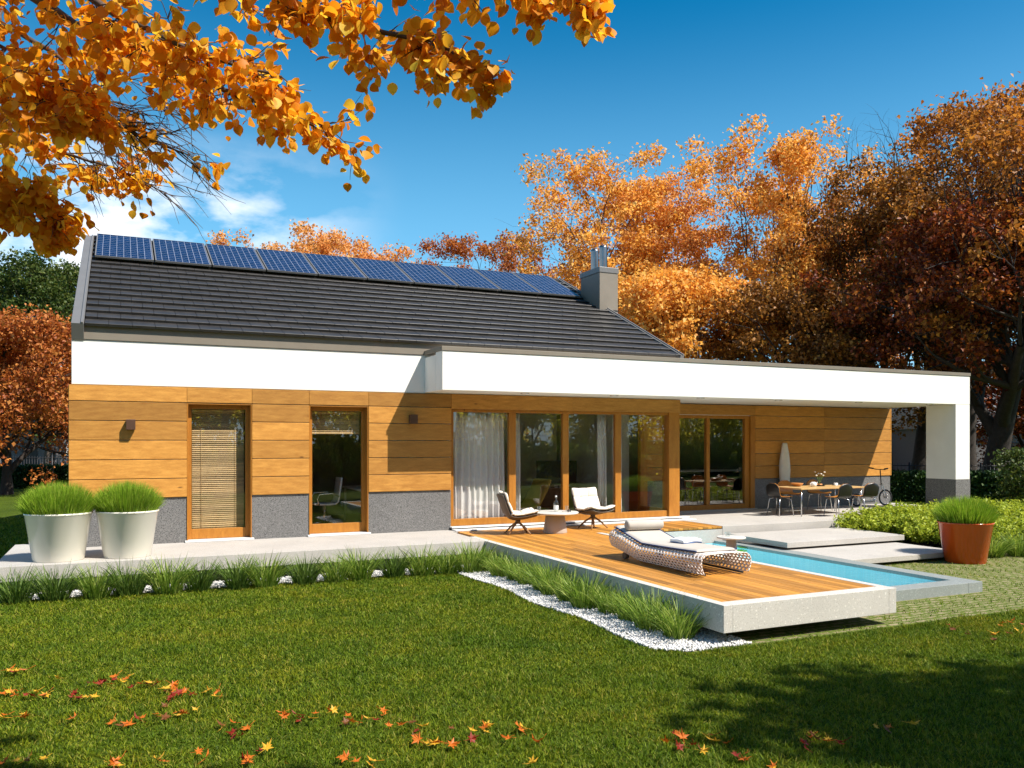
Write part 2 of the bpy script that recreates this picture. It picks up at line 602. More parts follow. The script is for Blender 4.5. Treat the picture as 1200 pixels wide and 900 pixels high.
def ground_mats():
    m, nt, N, L, out = nmat('lawn_soil')
    v = coords(N, L)
    a = noise(N, L, v, 0.9, 6, 0.6)
    b = noise(N, L, v, 45, 4, 0.7)
    c = ramp(N, L, b, [(0.3, (0.028, 0.048, 0.004)), (0.7, (0.085, 0.125, 0.009))])
    c = mixc(N, L, 1.0, c, ramp(N, L, a, [(0.3, (0.7, 0.75, 0.7)), (0.7, (1.25, 1.2, 1.1))]), 'MULTIPLY')
    principled(N, L, out, c, 0.95, 0, 0.1, b, 0.8, 0.03)
    M['lawn'] = m
    m, nt, N, L, out = nmat('grass_paver')
    v = coords(N, L)
    br = N.new('ShaderNodeTexBrick')
    L.new(v, br.inputs['Vector'])
    br.inputs['Color1'].default_value = (0.25, 0.21, 0.12, 1)
    br.inputs['Color2'].default_value = (0.33, 0.28, 0.17, 1)
    br.inputs['Mortar'].default_value = (0.10, 0.14, 0.025, 1)
    br.inputs['Scale'].default_value = 1.0
    br.inputs['Brick Width'].default_value = 0.22
    br.inputs['Row Height'].default_value = 0.11
    br.inputs['Mortar Size'].default_value = 0.024
    br.inputs['Mortar Smooth'].default_value = 0.4
    b = noise(N, L, v, 14, 5, 0.7)
    g = ramp(N, L, b, [(0.46, (0, 0, 0)), (0.60, (1, 1, 1))])
    c = mixc(N, L, g, br.outputs['Color'], (0.12, 0.16, 0.03))
    f = noise(N, L, v, 90, 3, 0.7)
    c = mixc(N, L, 1.0, c, ramp(N, L, f, [(0.3, (0.65,) * 3), (0.7, (1.3,) * 3)]), 'MULTIPLY')
    principled(N, L, out, c, 0.95, 0, 0.1, f, 0.7, 0.02)
    M['paver'] = m
    m, nt, N, L, out = nmat('pool_mosaic')
    v = coords(N, L)
    br = N.new('ShaderNodeTexBrick')
    br.offset = 0
    L.new(v, br.inputs['Vector'])
    br.inputs['Color1'].default_value = (0.38, 0.82, 0.90, 1)
    br.inputs['Color2'].default_value = (0.48, 0.87, 0.93, 1)
    br.inputs['Mortar'].default_value = (0.45, 0.80, 0.86, 1)
    br.inputs['Scale'].default_value = 1.0
    br.inputs['Brick Width'].default_value = 0.05
    br.inputs['Row Height'].default_value = 0.05
    br.inputs['Mortar Size'].default_value = 0.005
    principled(N, L, out, br.outputs['Color'], 0.4)
    M['mosaic'] = m
    m, nt, N, L, out = nmat('solar_cell')
    v = coords(N, L)
    br = N.new('ShaderNodeTexBrick')
    br.offset = 0
    L.new(v, br.inputs['Vector'])
    br.inputs['Color1'].default_value = (0.006, 0.012, 0.042, 1)
    br.inputs['Color2'].default_value = (0.008, 0.019, 0.065, 1)
    br.inputs['Mortar'].default_value = (0.26, 0.28, 0.35, 1)
    br.inputs['Scale'].default_value = 1.0
    br.inputs['Brick Width'].default_value = 0.1325
    br.inputs['Row Height'].default_value = 0.165
    br.inputs['Mortar Size'].default_value = 0.0045
    br.inputs['Mortar Smooth'].default_value = 0.1
    n = noise(N, L, v, 20, 2)
    c = mixc(N, L, 1.0, br.outputs['Color'], ramp(N, L, n, [(0.3, (0.8,) * 3), (0.7, (1.3,) * 3)]), 'MULTIPLY')
    principled(N, L, out, c, 0.15, 0, 0.3)
    M['solar'] = m


ground_mats()

# ------------------------------------------------------------------ ground
o = MB().add([(-400, -400, GZ), (500, -400, GZ), (500, 500, GZ), (-400, 500, GZ)], [(0, 1, 2, 3)]).build('ground', M['lawn'])
tag(o, kind='structure')
# grass pavers in front of and right of the deck
o = MB().add([(6.0, -8.27, GZ + .004), (40, -8.27, GZ + .004), (40, -1.5, GZ + .004), (6.0, -1.5, GZ + .004)], [(0, 1, 2, 3)]).build('paving', M['paver'])
tag(o, kind='structure')

LAWN_EDGE_Y = -8.27


def in_gravel(x, y):
    """white pebble strip along the slab and down the left of the deck"""
    a = (x > -3.0) & (x < 6.4) & (y > -2.24 - 0.03 * x + 0.04 * np.sin(x * 3.1)) & (y < -1.7)
    b = (x > 5.70 + 0.05 * np.sin(y * 2.7)) & (x < 6.75) & (y > -8.25) & (y < -1.7)
    k = (x < 6.1) & (y < -7.75) & ((x - 6.12) ** 2 + (y + 7.72) ** 2 > 0.53 ** 2)
    return a | (b & ~k)


def is_lawn(x, y):
    g = in_gravel(x, y)
    pav = (x > 5.9) & (y > LAWN_EDGE_Y + 0.03 * np.sin(x * 4))
    house = (x > -0.9) & (y > -1.95)
    return ~(g | pav | house)


def blades_mesh(name, P, D, Ln, W, curl, nseg=2):
    """P base points, D unit lean directions (n,3), Ln lengths, W widths, curl = sideways bend"""
    n = len(P)
    az = rng.uniform(0, 2 * np.pi, n)
    side = np.stack([np.cos(az), np.sin(az), np.zeros(n)], 1)
    hd = D.copy()
    hd[:, 2] = 0
    hn = np.linalg.norm(hd, axis=1, keepdims=True) + 1e-6
    hd = hd / hn
    V, cols = [], nseg
    for k in range(nseg):
        t = k / nseg
        c = P + D * (Ln * t)[:, None] + hd * (curl * Ln * t * t)[:, None] - np.array([0, 0, 1.0]) * (curl * 0.6 * Ln * t ** 2.5)[:, None]
        w = (W * (1 - 0.45 * t) * 0.5)[:, None]
        V += [c - side * w, c + side * w]
    t = 1.0
    V.append(P + D * Ln[:, None] + hd * (curl * Ln)[:, None] - np.array([0, 0, 1.0]) * (curl * 0.6 * Ln)[:, None])
    K = 2 * nseg + 1
    VV = np.stack(V, 1).reshape(-1, 3)
    b = (np.arange(n) * K)[:, None]
    q = [np.concatenate([b + 2 * k, b + 2 * k + 1, b + 2 * k + 3, b + 2 * k + 2], 1) for k in range(nseg - 1)]
    quads = np.concatenate(q) if q else None
    tris = np.concatenate([b + 2 * nseg - 2, b + 2 * nseg - 1, b + 2 * nseg], 1)
    return np_mesh(name, VV, quads, tris)


def lean(n, amt):
    a = rng.uniform(0, 2 * np.pi, n)
    s = np.abs(rng.normal(0, amt, n))
    D = np.stack([np.cos(a) * s, np.sin(a) * s, np.ones(n)], 1)
    return D / np.linalg.norm(D, axis=1, keepdims=True)


def build_lawn():
    pts, ln, wd = [], [], []

    def region(x0, x1, y0, y1, dens, L0, W0, fr=0.66, fi=-1):
        n = int((x1 - x0) * (y1 - y0) * dens)
        x = rng.uniform(x0, x1, n)
        y = rng.uniform(y0, y1, n)
        # tufts: pull the blades towards random tuft centres
        px = x + 0.018 * np.sin(y * 70 + 3 * np.sin(x * 31))
        py = y + 0.018 * np.sin(x * 66 + 3 * np.sin(y * 27))
        ok = is_lawn(px, py)
        # in view only
        vx, vy = px - CAMP.x, py - CAMP.y
        f = vx * FWD.x + vy * FWD.y
        r = vx * RGT.x + vy * RGT.y
        ok &= (f > 4.2) & (np.abs(r / np.maximum(f, .1)) < fr) & (np.abs(r / np.maximum(f, .1)) > fi)
        px, py = px[ok], py[ok]
        m = 0.78 + 0.2 * np.sin(px * 5.1 + 2 * np.sin(py * 3.3)) * np.sin(py * 6.3 + 2 * np.sin(px * 4.1)) + 0.42 * np.sin(px * 47 + 2.5 * np.sin(py * 19)) * np.sin(py * 41 + 2.5 * np.sin(px * 23))
        pts.append(np.stack([px, py, np.full(len(px), GZ)], 1))
        ln.append(L0 * m * rng.uniform(0.55, 1.25, len(px)))
        wd.append(W0 * rng.uniform(0.7, 1.2, len(px)))
    region(-2, 10, -11.8, -8.3, 7200, 0.052, 0.0075)
    region(-2, 6.5, -8.3, -5.2, 5200, 0.052, 0.009)
    region(-2, 6.5, -5.2, -2.4, 4000, 0.052, 0.011)
    region(9, 14, -11.8, -8.2, 5000, 0.052, 0.009)
    region(-8, -0.8, -2.4, 12, 700, 0.08, 0.02)
    # thinner and coarser beyond the frame's sides
    region(-9, 20, -12.5, -1.9, 900, 0.065, 0.022, 1.7, 0.66)
    P = np.concatenate(pts)
    Ln = np.concatenate(ln)
    W = np.concatenate(wd)
    me = blades_mesh('lawn_grass', P, lean(len(P), 0.55), Ln, W, rng.uniform(0, 0.6, len(P)))
    o = link('lawn_grass', me, M['lawn_blade'])
    tag(o, kind='stuff')
    # sparse grass growing through the pavers
    n = 38000
    x = rng.uniform(6.2, 22, n)
    y = rng.uniform(-8.3, -4.6, n)
    ok = ~((x > 8.8) & (x < 11.9) & (y > -7.3)) & ~((x < 8.95) & (y > -8.0))
    patch = np.sin(x * 28.5) * np.sin(y * 57 + 2 * np.sin(x * 3)) + 0.5 * np.sin(x * 7.3 + y * 5) > 0.1
    ok &= patch
    x, y = x[ok], y[ok]
    P = np.stack([x, y, np.full(len(x), GZ)], 1)
    me = blades_mesh('paver_grass', P, lean(len(P), 0.8), rng.uniform(0.02, 0.05, len(P)), rng.uniform(0.008, 0.014, len(P)), rng.uniform(0, .6, len(P)))
    o = link('paver_grass', me, M['lawn_blade'])
    tag(o, kind='stuff')


build_lawn()


def build_gravel():
    n = 190000
    x = rng.uniform(-1.6, 6.9, n)
    y = rng.uniform(-8.3, -1.75, n)
    ok = in_gravel(x, y)
    x, y = x[ok], y[ok]
    n = len(x)
    bm = bmesh.new()
    bmesh.ops.create_icosphere(bm, subdivisions=1, radius=1)
    bv = np.array([v.co[:] for v in bm.verts])
    bf = np.array([[v.index for v in f.verts] for f in bm.faces])
    bm.free()
    s = rng.uniform(0.007, 0.018, (n, 1, 1))
    sq = rng.uniform(0.6, 1.2, (n, 1, 3))
    a = rng.uniform(0, 6.28, n)
    V = bv[None] * s * sq * (1 + rng.normal(0, 0.08, (n, len(bv), 1)))
    c, sn = np.cos(a)[:, None], np.sin(a)[:, None]
    V = np.stack([V[..., 0] * c - V[..., 1] * sn, V[..., 0] * sn + V[..., 1] * c, V[..., 2]], -1)
    V += np.stack([x, y, GZ + 0.009 + rng.uniform(0, 0.018, n)], 1)[:, None]
    F = bf[None] + (np.arange(n) * len(bv))[:, None, None]
    o = link('gravel', np_mesh('gravel', V.reshape(-1, 3), None, F.reshape(-1, 3)), M['pebble'])
    tag(o, kind='stuff')


build_gravel()

# ------------------------------------------------------------------ terrace, deck, pool, steps
mb = MB()
mb.prism([(-0.85, -1.9), (6.41, -1.9), (6.41, -0.302), (6.41, 0.9), (-0.85, 0.9)], -0.21, 0.0)
mb.box(6.412, -0.298, -0.21, 11.77, 0.9, -0.001)
mb.prism([(11.772, -1.6), (20.3, -1.6), (20.3, 1.9), (11.772, 1.9)], -0.21, 0.0)
o = mb.build('terrace', M['concrete'], bevel=0.006)
tag(o, kind='structure')
mb = MB()
mb.box(-0.6, -1.55, GZ - .05, 6.3, 0.9, -0.212)
mb.box(8.95, -1.56, GZ - .05, 20.2, 1.8, -0.212)
o = mb.build('terrace_footing', M['stone'])
tag(o, kind='structure')

deck = thing('wooden_deck', 'floating terrazzo edged timber deck jutting out from the house beside the pool', 'deck', (0, 0, 0))
mb = MB()
mb.box(6.412, -8.2, -0.29, 6.53, -1.2, 0.0)
mb.box(8.81, -8.2, -0.29, 8.93, -1.602, 0.0)
mb.box(6.53, -8.2, -0.29, 8.81, -8.02, 0.0)
mb.box(6.53, -8.02, -0.29, 8.81, -1.7, -0.05)
mb.build('deck_frame', M['terrazzo'], deck, bevel=0.005)
mb = MB()
x = 6.534
while x < 8.80:
    x1 = min(x + 0.118, 8.806)
    # boards in two or three lengths
    cuts = [-8.016] + sorted(random.uniform(-7.2, -2.6) for _ in range(2)) + [-0.304]
    for a, b in zip(cuts[:-1], cuts[1:]):
        mb.box(x, a, -0.045, x1 - 0.006, b - 0.004, -0.004)
    x += 0.118
x = 8.808
while x < 11.76:
    x1 = min(x + 0.118, 11.768)
    mb.box(x, -1.596, -0.045, x1 - 0.006, -0.304, -0.004)
    x += 0.118
mb.build('deck_boards', M['deck'], deck, bevel=0.003, seg=1)
mb = MB()
mb.box(6.6, -1.7, -0.2, 8.81, -0.31, -0.06)
mb.box(8.935, -1.6, -0.33, 11.765, -0.31, -0.06)
mb.build('deck_substructure', M['concrete'], deck)
mb = MB()
mb.box(7.0, -7.2, GZ - .03, 8.7, -1.8, -0.292)
mb.build('deck_support', M['stone'], deck)

pool = thing('swimming_pool', 'narrow rectangular swimming pool with grey concrete rim beside the deck', 'swimming pool')
mb = MB()
PB = -1.62
mb.box(11.53, -7.2, GZ - .05, 11.83, PB, -0.28)
mb.box(8.60, -7.2, GZ - .05, 11.53, -6.92, -0.28)
mb.build('pool_rim', M['pool_concrete'], pool, bevel=0.006)
mb = MB()
zb = -0.72
mb.add([(8.6, -6.92, zb), (11.53, -6.92, zb), (11.53, PB, zb), (8.6, PB, zb)], [(0, 1, 2, 3)])
mb.add([(11.527, -6.92, zb), (11.527, PB, zb), (11.527, PB, -0.33), (11.527, -6.92, -0.33)], [(0, 1, 2, 3)])
mb.add([(8.6, -6.917, zb), (11.53, -6.917, zb), (11.53, -6.917, -0.33), (8.6, -6.917, -0.33)], [(0, 3, 2, 1)])
mb.add([(8.6, PB, zb), (11.53, PB, zb), (11.53, PB, -0.33), (8.6, PB, -0.33)], [(0, 1, 2, 3)])
mb.add([(8.7, -6.92, zb), (8.7, PB, zb), (8.7, PB, -0.30), (8.7, -6.92, -0.30)], [(0, 3, 2, 1)])
mb.build('pool_basin', M['mosaic'], pool)
o = MB().add([(8.6, -6.919, -0.325), (11.529, -6.919, -0.325), (11.529, PB - .002, -0.325), (8.6, PB - .002, -0.325)], [(0, 1, 2, 3)]).build('pool_water', M['water'])
tag(o, kind='structure')


# the ground must not lie over the basin: a hole is cut by building the ground in four sheets
def cut_ground():
    for nm, z, (X0, Y0, X1, Y1) in (('ground', GZ, (-400, -400, 500, 500)), ('paving', GZ + .004, (6.0, -8.27, 40, -1.5))):
        ob = bpy.data.objects[nm]
        hx0, hy0, hx1, hy1 = 8.62, -7.1, 11.7, PB + .02
        mb = MB()
        for a, b, c, d in ((X0, Y0, hx0, Y1), (hx1, Y0, X1, Y1), (hx0, Y0, hx1, hy0), (hx0, hy1, hx1, Y1)):
            mb.add([(a, b, z), (c, b, z), (c, d, z), (a, d, z)], [(0, 1, 2, 3)])
        me = mb.mesh(nm)
        me.materials.append(ob.data.materials[0])
        ob.data = me


cut_ground()

o = MB().box(11.775, -3.41, -0.24, 14.80, -1.75, -0.14).build('garden_step', M['concrete'], bevel=0.005)
tag(o, 'upper pale concrete step slab just below the terrace edge', 'step', 'concrete step slabs between terrace and pool')
o = MB().box(11.84, -4.82, -0.37, 14.6, -3.0, -0.28).build('garden_step', M['concrete'], bevel=0.005)
tag(o, 'lower concrete step slab between the pool rim and the orange pot', 'step', 'concrete step slabs between terrace and pool')
# footings that keep the slabs up
mb = MB()
mb.box(12.1, -3.2, -0.278, 14.6, -1.8, -0.242)
mb.box(12.1, -4.5, GZ - .02, 14.4, -1.7, -0.372)
o = mb.build('step_footing', M['stone'])
tag(o, kind='structure')

for nm, px, py, rr, lab in (('lily_pad', 874, 641.5, 0.16, 'green lily pad floating at the far end of the pool'), ('lily_pad', 866, 645.5, 0.15, 'nearer of the two lily pads floating beside the small white table')):
    p = ground_at(px, py, -0.322)
    poly = [(0.0, 0.0)] + [(rr * math.cos(t), rr * math.sin(t)) for t in np.linspace(0.25, 6.0, 22)]
    o = MB().prism(poly, 0.0, 0.008).build(nm, M['lily'], loc=p)
    tag(o, lab, 'lily pad', 'lily pads floating in the pool')

# ------------------------------------------------------------------ house
house = thing('house', 'modern single storey house with wood cladding, white parapet band and dark tiled roof', 'house')
EX = 11.90
W1, W2, SL = (1.75, 2.81), (3.80, 4.89), (6.52, EX)
# structural shell with openings (front at y = .05)
mb = MB()
for a, b in ((0.02, W1[0]), (W1[1], W2[0]), (W2[1], SL[0])):
    mb.box(a, 0.05, 0.0, b, 0.34, 2.36)
mb.box(0.02, 0.05, 2.36, EX, 0.34, 2.63)
mb.box(0.02, 0.342, 0.0, 0.3, 11.0, 2.63)             # left side wall
mb.box(0.02, 10.7, 0.0, 20.07, 11.0, 3.35)            # rear wall
mb.box(19.8, 1.5, 0.0, 20.07, 10.69, 2.63)            # right end wall
mb.box(12.0, 1.5, 0.0, 12.82, 1.78, 2.63)
mb.box(15.29, 1.5, 0.0, 19.79, 1.78, 2.63)
mb.box(12.82, 1.5, 2.36, 15.29, 1.78, 2.63)
mb.box(EX - 0.2, 2.2, 0.0, EX + 0.1, 10.69, 2.63)     # party wall between the wings
mb.build('wall', M['inner_wall'], house)

# cladding: planks with open joints
JZ = [0.77, 1.09, 1.41, 1.73, 2.05, 2.365]
mb = MB()


def planks(xa, xb, ya, yb, rows, g=0.006):
    for z0, z1 in rows:
        mb.box(xa + .0015, ya, z0 + g, xb - .0015, yb, z1 - g)


rows = list(zip(JZ[:-1], JZ[1:]))
for a, b in ((-0.02, W1[0]), (W1[1], W2[0]), (W2[1], SL[0])):
    planks(a, b, 0.0, 0.049, rows)
for a, b in ((-0.02, 1.75), (1.75, 2.81), (2.81, 3.80), (3.80, 4.89), (4.89, 6.52)):
    planks(a, b, 0.0, 0.049, [(2.365, 2.628)])
mb.box(6.523, 0.0, 2.345, 9.2, 0.049, 2.628)
mb.box(9.2, 0.0, 2.345, 11.91, 0.049, 2.628)
# recessed rear terrace wall
planks(15.29, 17.62, 1.45, 1.499, rows)
planks(17.62, 20.07, 1.45, 1.499, rows)
planks(12.0, 12.82, 1.45, 1.499, rows)
for a, b in ((12.0, 15.29), (15.29, 17.62), (17.62, 20.07)):
    planks(a, b, 1.45, 1.499, [(2.365, 2.628)])
for z0, z1 in rows + [(2.365, 2.628)]:
    mb.box(20.071, 1.45, z0 + .006, 20.115, 10.9, z1 - .006)
    mb.box(-0.025, 0.052, z0 + .006, 0.019, 10.9, z1 - .006)
mb.build('wood_cladding', M['wood'], house, bevel=0.004, seg=1)
# stone plinth
mb = MB()
for a, b in ((0.0, W1[0]), (W1[1], W2[0]), (W2[1], SL[0])):
    mb.box(a, 0.03, 0.001, b, 0.0495, 0.765)
mb.box(15.30, 1.475, 0.001, 20.07, 1.499, 0.765)
mb.box(12.0, 1.475, 0.001, 12.82, 1.499, 0.765)
mb.box(20.071, 1.48, 0.001, 20.09, 10.9, 0.765)
for k in range(6):
    q = MB()
    q.add(mb.v[k * 8:k * 8 + 8], mb.f[0:6])
    q.build('stone_plinth', M['stone'], house)
# white parapet band
mb = MB()
mb.box(0.02, 0.02, 2.632, EX, 0.34, 3.355)
mb.box(0.02, 0.342, 2.632, 0.3, 10.68, 3.355)
mb.build('parapet_band', M['plaster'], house, bevel=0.006)
# canopy with the end pillar
cano = link('canopy', None, None, house)
cano.empty_display_size = 0.1
mb = MB()
mb.box(5.985, -0.95, 2.64, 20.07, -0.6, 3.35)
mb.build('canopy_beam', M['plaster'], cano, bevel=0.006)
mb = MB()
mb.box(5.985, -0.598, 2.643, 20.065, 0.018, 3.30)
mb.box(EX + .002, 0.02, 2.643, 20.065, 10.69, 3.30)
mb.build('canopy_soffit', M['soffit'], cano)
mb = MB()
mb.box(5.97, -0.965, 3.352, 20.085, -0.58, 3.432)
mb.box(19.75, -0.578, 3.352, 20.085, 10.7, 3.432)
mb.box(5.97, -0.578, 3.352, 6.2, 0.015, 3.432)
mb.build('canopy_coping', M['taupe'], cano, bevel=0.004)
mb = MB()
mb.box(19.55, -0.948, 0.765, 20.068, -0.10, 2.638)
mb.build('pillar', M['plaster'], cano, bevel=0.006)
mb = MB()
mb.box(19.545, -0.955, GZ, 20.074, -0.095, 0.764)
mb.build('pillar_plinth', M['stone'], cano)

# roof
SLOPE = math.atan2(1.433, 3.05)
TS, TCo = math.sin(SLOPE), math.cos(SLOPE)
EAVE_Y, EAVE_Z, RIDGE_Y = 0.0, 3.56, 5.56
RIDGE_Z = EAVE_Z + RIDGE_Y * TS / TCo
roof = link('roof', None, None, house)
roof.empty_display_size = 0.1


def rp(s, n=0.0):
    """point (y,z) at slope distance s from the eave, n above the roof plane"""
    return (EAVE_Y + s * TCo - n * TS, EAVE_Z + s * TS + n * TCo)


SL_LEN = RIDGE_Y / TCo
mb = MB()
prof = [(0.03, 3.36), (0.03, EAVE_Z), (RIDGE_Y, RIDGE_Z - 0.02), (11.0, EAVE_Z), (11.0, 3.36)]
mb.extrude_x(list(reversed(prof)), 0.06, EX - 0.06)
mb.build('roof_body', M['taupe'], roof)
mb = MB()
mb.box(0.02, 0.0, 3.358, EX, 0.12, 3.60)
mb.build('eave_fascia', M['taupe'], roof, bevel=0.006)
mb = MB()
nrow = 17
pitch = SL_LEN / nrow
for i in range(nrow):
    s0, s1 = i * pitch - 0.05, (i + 1) * pitch
    tw = 0.345
    x = 0.21 - (tw / 2 if i % 2 else 0)
    while x < 11.82:
        xa, xb = max(x, 0.21), min(x + tw, 11.83)
        if xb - xa > 0.03:
            j = random.uniform(-0.002, 0.002)
            a0, a1, a2, a3 = rp(s0, 0.034 + j), rp(s0, 0.085 + j), rp(s1, 0.030 + j), rp(s1, 0.002)
            mb.add([(xa, *a0), (xb, *a0), (xb, *a1), (xa, *a1), (xa, *a2), (xb - .0, *a2), (xb, *a3), (xa, *a3)],
                   [(0, 1, 2, 3), (3, 2, 5, 4), (4, 5, 6, 7), (0, 3, 4, 7), (1, 6, 5, 2), (0, 7, 6, 1)])
        x += tw + 0.004
mb.build('roof_tiles', M['tile'], roof, bevel=0.004, seg=1)
mb = MB()
mb.add([(0.21, *rp(SL_LEN)), (11.83, *rp(SL_LEN)), (11.83, 11.05, EAVE_Z + .03), (0.21, 11.05, EAVE_Z + .03)], [(0, 1, 2, 3)])
mb.build('rear_roof_tiles', M['tile'], roof)
for xa, xb in ((0.02, 0.2), (11.84, 11.93)):
    mb = MB()
    mb.add([(x, *rp(s, n)) for x in (xa, xb) for s, n in ((-0.09, -0.20), (-0.09, 0.085), (SL_LEN + .03, 0.085), (SL_LEN + .03, -0.20))],
           [(0, 1, 2, 3), (7, 6, 5, 4), (0, 4, 5, 1), (1, 5, 6, 2), (2, 6, 7, 3), (3, 7, 4, 0)])
    # raised outer lip and inner seam
    xl = xa + 0.0
    mb.add([(x, *rp(s, n)) for x in (xb - .045, xb - .01) for s, n in ((-0.092, 0.086), (-0.092, 0.11), (SL_LEN + .03, 0.11), (SL_LEN + .03, 0.086))],
           [(0, 1, 2, 3), (7, 6, 5, 4), (0, 4, 5, 1), (1, 5, 6, 2), (2, 6, 7, 3), (3, 7, 4, 0)])
    mb.build('verge_trim', M['verge'], roof, bevel=0.004)
mb = MB()
mb.tube([(0.2, RIDGE_Y, RIDGE_Z + .03), (11.84, RIDGE_Y, RIDGE_Z + .03)], 0.075, 10)
mb.build('ridge_cap', M['tile'], roof)
# chimney
chim = MB().box(11.66, 3.02, 3.2, 12.20, 3.98, 5.98).build('chimney', M['taupe'], house, bevel=0.006)
MB().box(11.645, 3.005, 5.982, 12.215, 3.995, 6.12).build('chimney_cap', M['verge'], chim, bevel=0.008)
MB().box(11.652, 3.012, 5.02, 12.208, 3.988, 5.045).build('chimney_seam', M['dark_metal'], chim)
for px, py, d in ((697.0, 281, 22.2), (707.0, 279, 21.8)):
    p = at(px, 312, d)
    mb = MB()
    mb.lathe([(0.105, 6.10), (0.105, 6.75), (0.10, 6.80), (0.085, 6.80), (0.085, 6.6)], 20, (p.x, p.y, 0), cap=False)
    mb.build('flue_pipe', M['flue'], chim)

# solar panels, ten in a row under the ridge
PW, PL = 1.095, 1.98
pm = MB()
pm.add([(0.012, 0.012, 0.036), (PW - .012, 0.012, 0.036), (PW - .012, PL - .012, 0.036), (0.012, PL - .012, 0.036)], [(0, 1, 2, 3)])
cell_me = pm.mesh('solar_cells')
cell_me.materials.append(M['solar'])
pf = MB()
pf.box(0, 0, 0, PW, 0.022, 0.04).box(0, PL - .022, 0, PW, PL, 0.04).box(0, .022, 0, .022, PL - .022, 0.04).box(PW - .022, .022, 0, PW, PL - .022, 0.04)
pf.box(0.03, 0.03, 0.0, PW - .03, PL - .03, 0.028)
frame_me = pf.mesh('panel_frame')
frame_me.materials.append(M['verge'])
rail_me = MB().box(0.0, 0.35, -0.05, PW, 0.39, -0.002).mesh('mounting_rail')
rail_me.materials.append(M['steel'])
ordn = ['first', 'second', 'third', 'fourth', 'fifth', 'sixth', 'seventh', 'eighth', 'ninth']
for k in range(10):
    y, z = rp(4.12, 0.125)
    lab = 'blue solar panel at the far right, ending the roof row beside the chimney' if k == 9 else ('blue solar panel at the left roof end, beside the grey verge trim' if k == 0 else f'blue solar panel on the dark roof, {ordn[k]} from the left verge')
    p = thing('solar_panel', lab, 'solar panel', (0.262 + k * 1.124, y, z), 0, 'solar panels in a row along the roof ridge')
    p.rotation_euler = (SLOPE, 0, 0)
    link('panel_frame', frame_me, None, p)
    link('solar_cells', cell_me, None, p)
    link('mounting_rail', rail_me, None, p)
    link('mounting_rail', rail_me, None, p, (0, 1.2, 0))

# windows --------------------------------------------------------------------


def window(x0, x1):
    w = MB()
    z0, z1, ya, yb = 0.035, 2.36, 0.16, 0.24
    w.box(x0, ya, z0, x0 + .085, yb, z1).box(x1 - .085, ya, z0, x1, yb, z1)
    w.box(x0 + .085, ya, z1 - .09, x1 - .085, yb, z1).box(x0 + .085, ya, z0, x1 - .085, yb, z0 + .17)
    # timber reveal lining
    w.box(x0 + .001, 0.012, z0, x0 + .02, ya - .001, z1).box(x1 - .02, 0.012, z0, x1 - .001, ya - .001, z1).box(x0 + .02, 0.012, z1 - .018, x1 - .02, ya - .001, z1 - .001)
    o = w.build('window', M['frame_wood'], house, bevel=0.004)
    MB().box(x0 + .08, 0.195, z0 + .165, x1 - .08, 0.205, z1 - .085).build('pane', M['glass'], o)
    MB().box(x0 - .03, -0.06, 0.004, x1 + .03, 0.158, 0.033).build('sill', M['white_metal'], o, bevel=0.004)
    return o


window(*W1)
window(*W2)

# sliding glass front
sdoor = MB()
ya, yb = 0.06, 0.15
sdoor.box(SL[0] + .002, ya, 0.07, SL[0] + .07, yb, 2.345)
for x0, x1 in ((7.78, 7.93), (9.00, 9.14), (10.27, 10.42)):
    sdoor.box(x0, ya, 0.20, x1, yb, 2.285)
sdoor.box(11.62, ya - .05, 0.07, EX - .002, yb + .12, 2.345)
sdoor.box(SL[0] + .07, ya, 0.07, 11.62, yb, 0.20)
sdoor.box(SL[0] + .07, ya, 2.285, 11.62, yb, 2.345)
# glazed return towards the rear terrace wall
sdoor.box(EX - .09, 0.27, 0.07, EX - .002, 1.40, 0.2)
sdoor.box(EX - .09, 0.27, 2.285, EX - .002, 1.40, 2.345)
sdoor.box(EX - .1, 1.40, 0.07, EX + .098, 1.52, 2.345)
so = sdoor.build('sliding_door', M['frame_wood'], house, bevel=0.004)
for x0, x1 in ((SL[0] + .07, 7.78), (7.93, 9.0), (9.14, 10.27), (10.42, 11.62)):
    MB().box(x0, 0.10, 0.2, x1, 0.11, 2.285).build('pane', M['glass'], so)
MB().box(EX - .05, 0.27, 0.2, EX - .04, 1.40, 2.285).build('pane', M['glass'], so)
MB().box(6.5, -0.10, 0.042, 12.08, 0.058, 0.066).build('sill', M['white_metal'], so, bevel=0.004)
MB().box(6.5, -0.30, 0.002, 12.12, -0.08, 0.022).build('threshold', M['white_metal'], so, bevel=0.004)
MB().box(6.5, -0.078, 0.002, EX, 0.30, 0.040).build('threshold_footing', M['dark_metal'], so)
# rear terrace door
d2 = MB()
ya, yb = 1.50, 1.60
d2.box(12.82, ya, 0.03, 12.92, yb, 2.36).box(13.80, ya, 0.15, 13.90, yb, 2.28).box(15.0, ya, 0.03, 15.14, yb, 2.36).box(15.145, 1.455, 0.001, 15.285, 1.60, 2.36)
d2.box(12.92, ya, 2.28, 15.0, yb, 2.36).box(12.92, ya, 0.03, 15.0, yb, 0.15)
do = d2.build('terrace_door', M['frame_wood'], house, bevel=0.004)
for x0, x1 in ((12.92, 13.80), (13.90, 15.0)):
    MB().box(x0, 1.545, 0.15, x1, 1.555, 2.28).build('pane', M['glass'], do)
MB().box(12.8, 1.38, 0.002, 15.3, 1.498, 0.028).build('sill', M['concrete'], do)

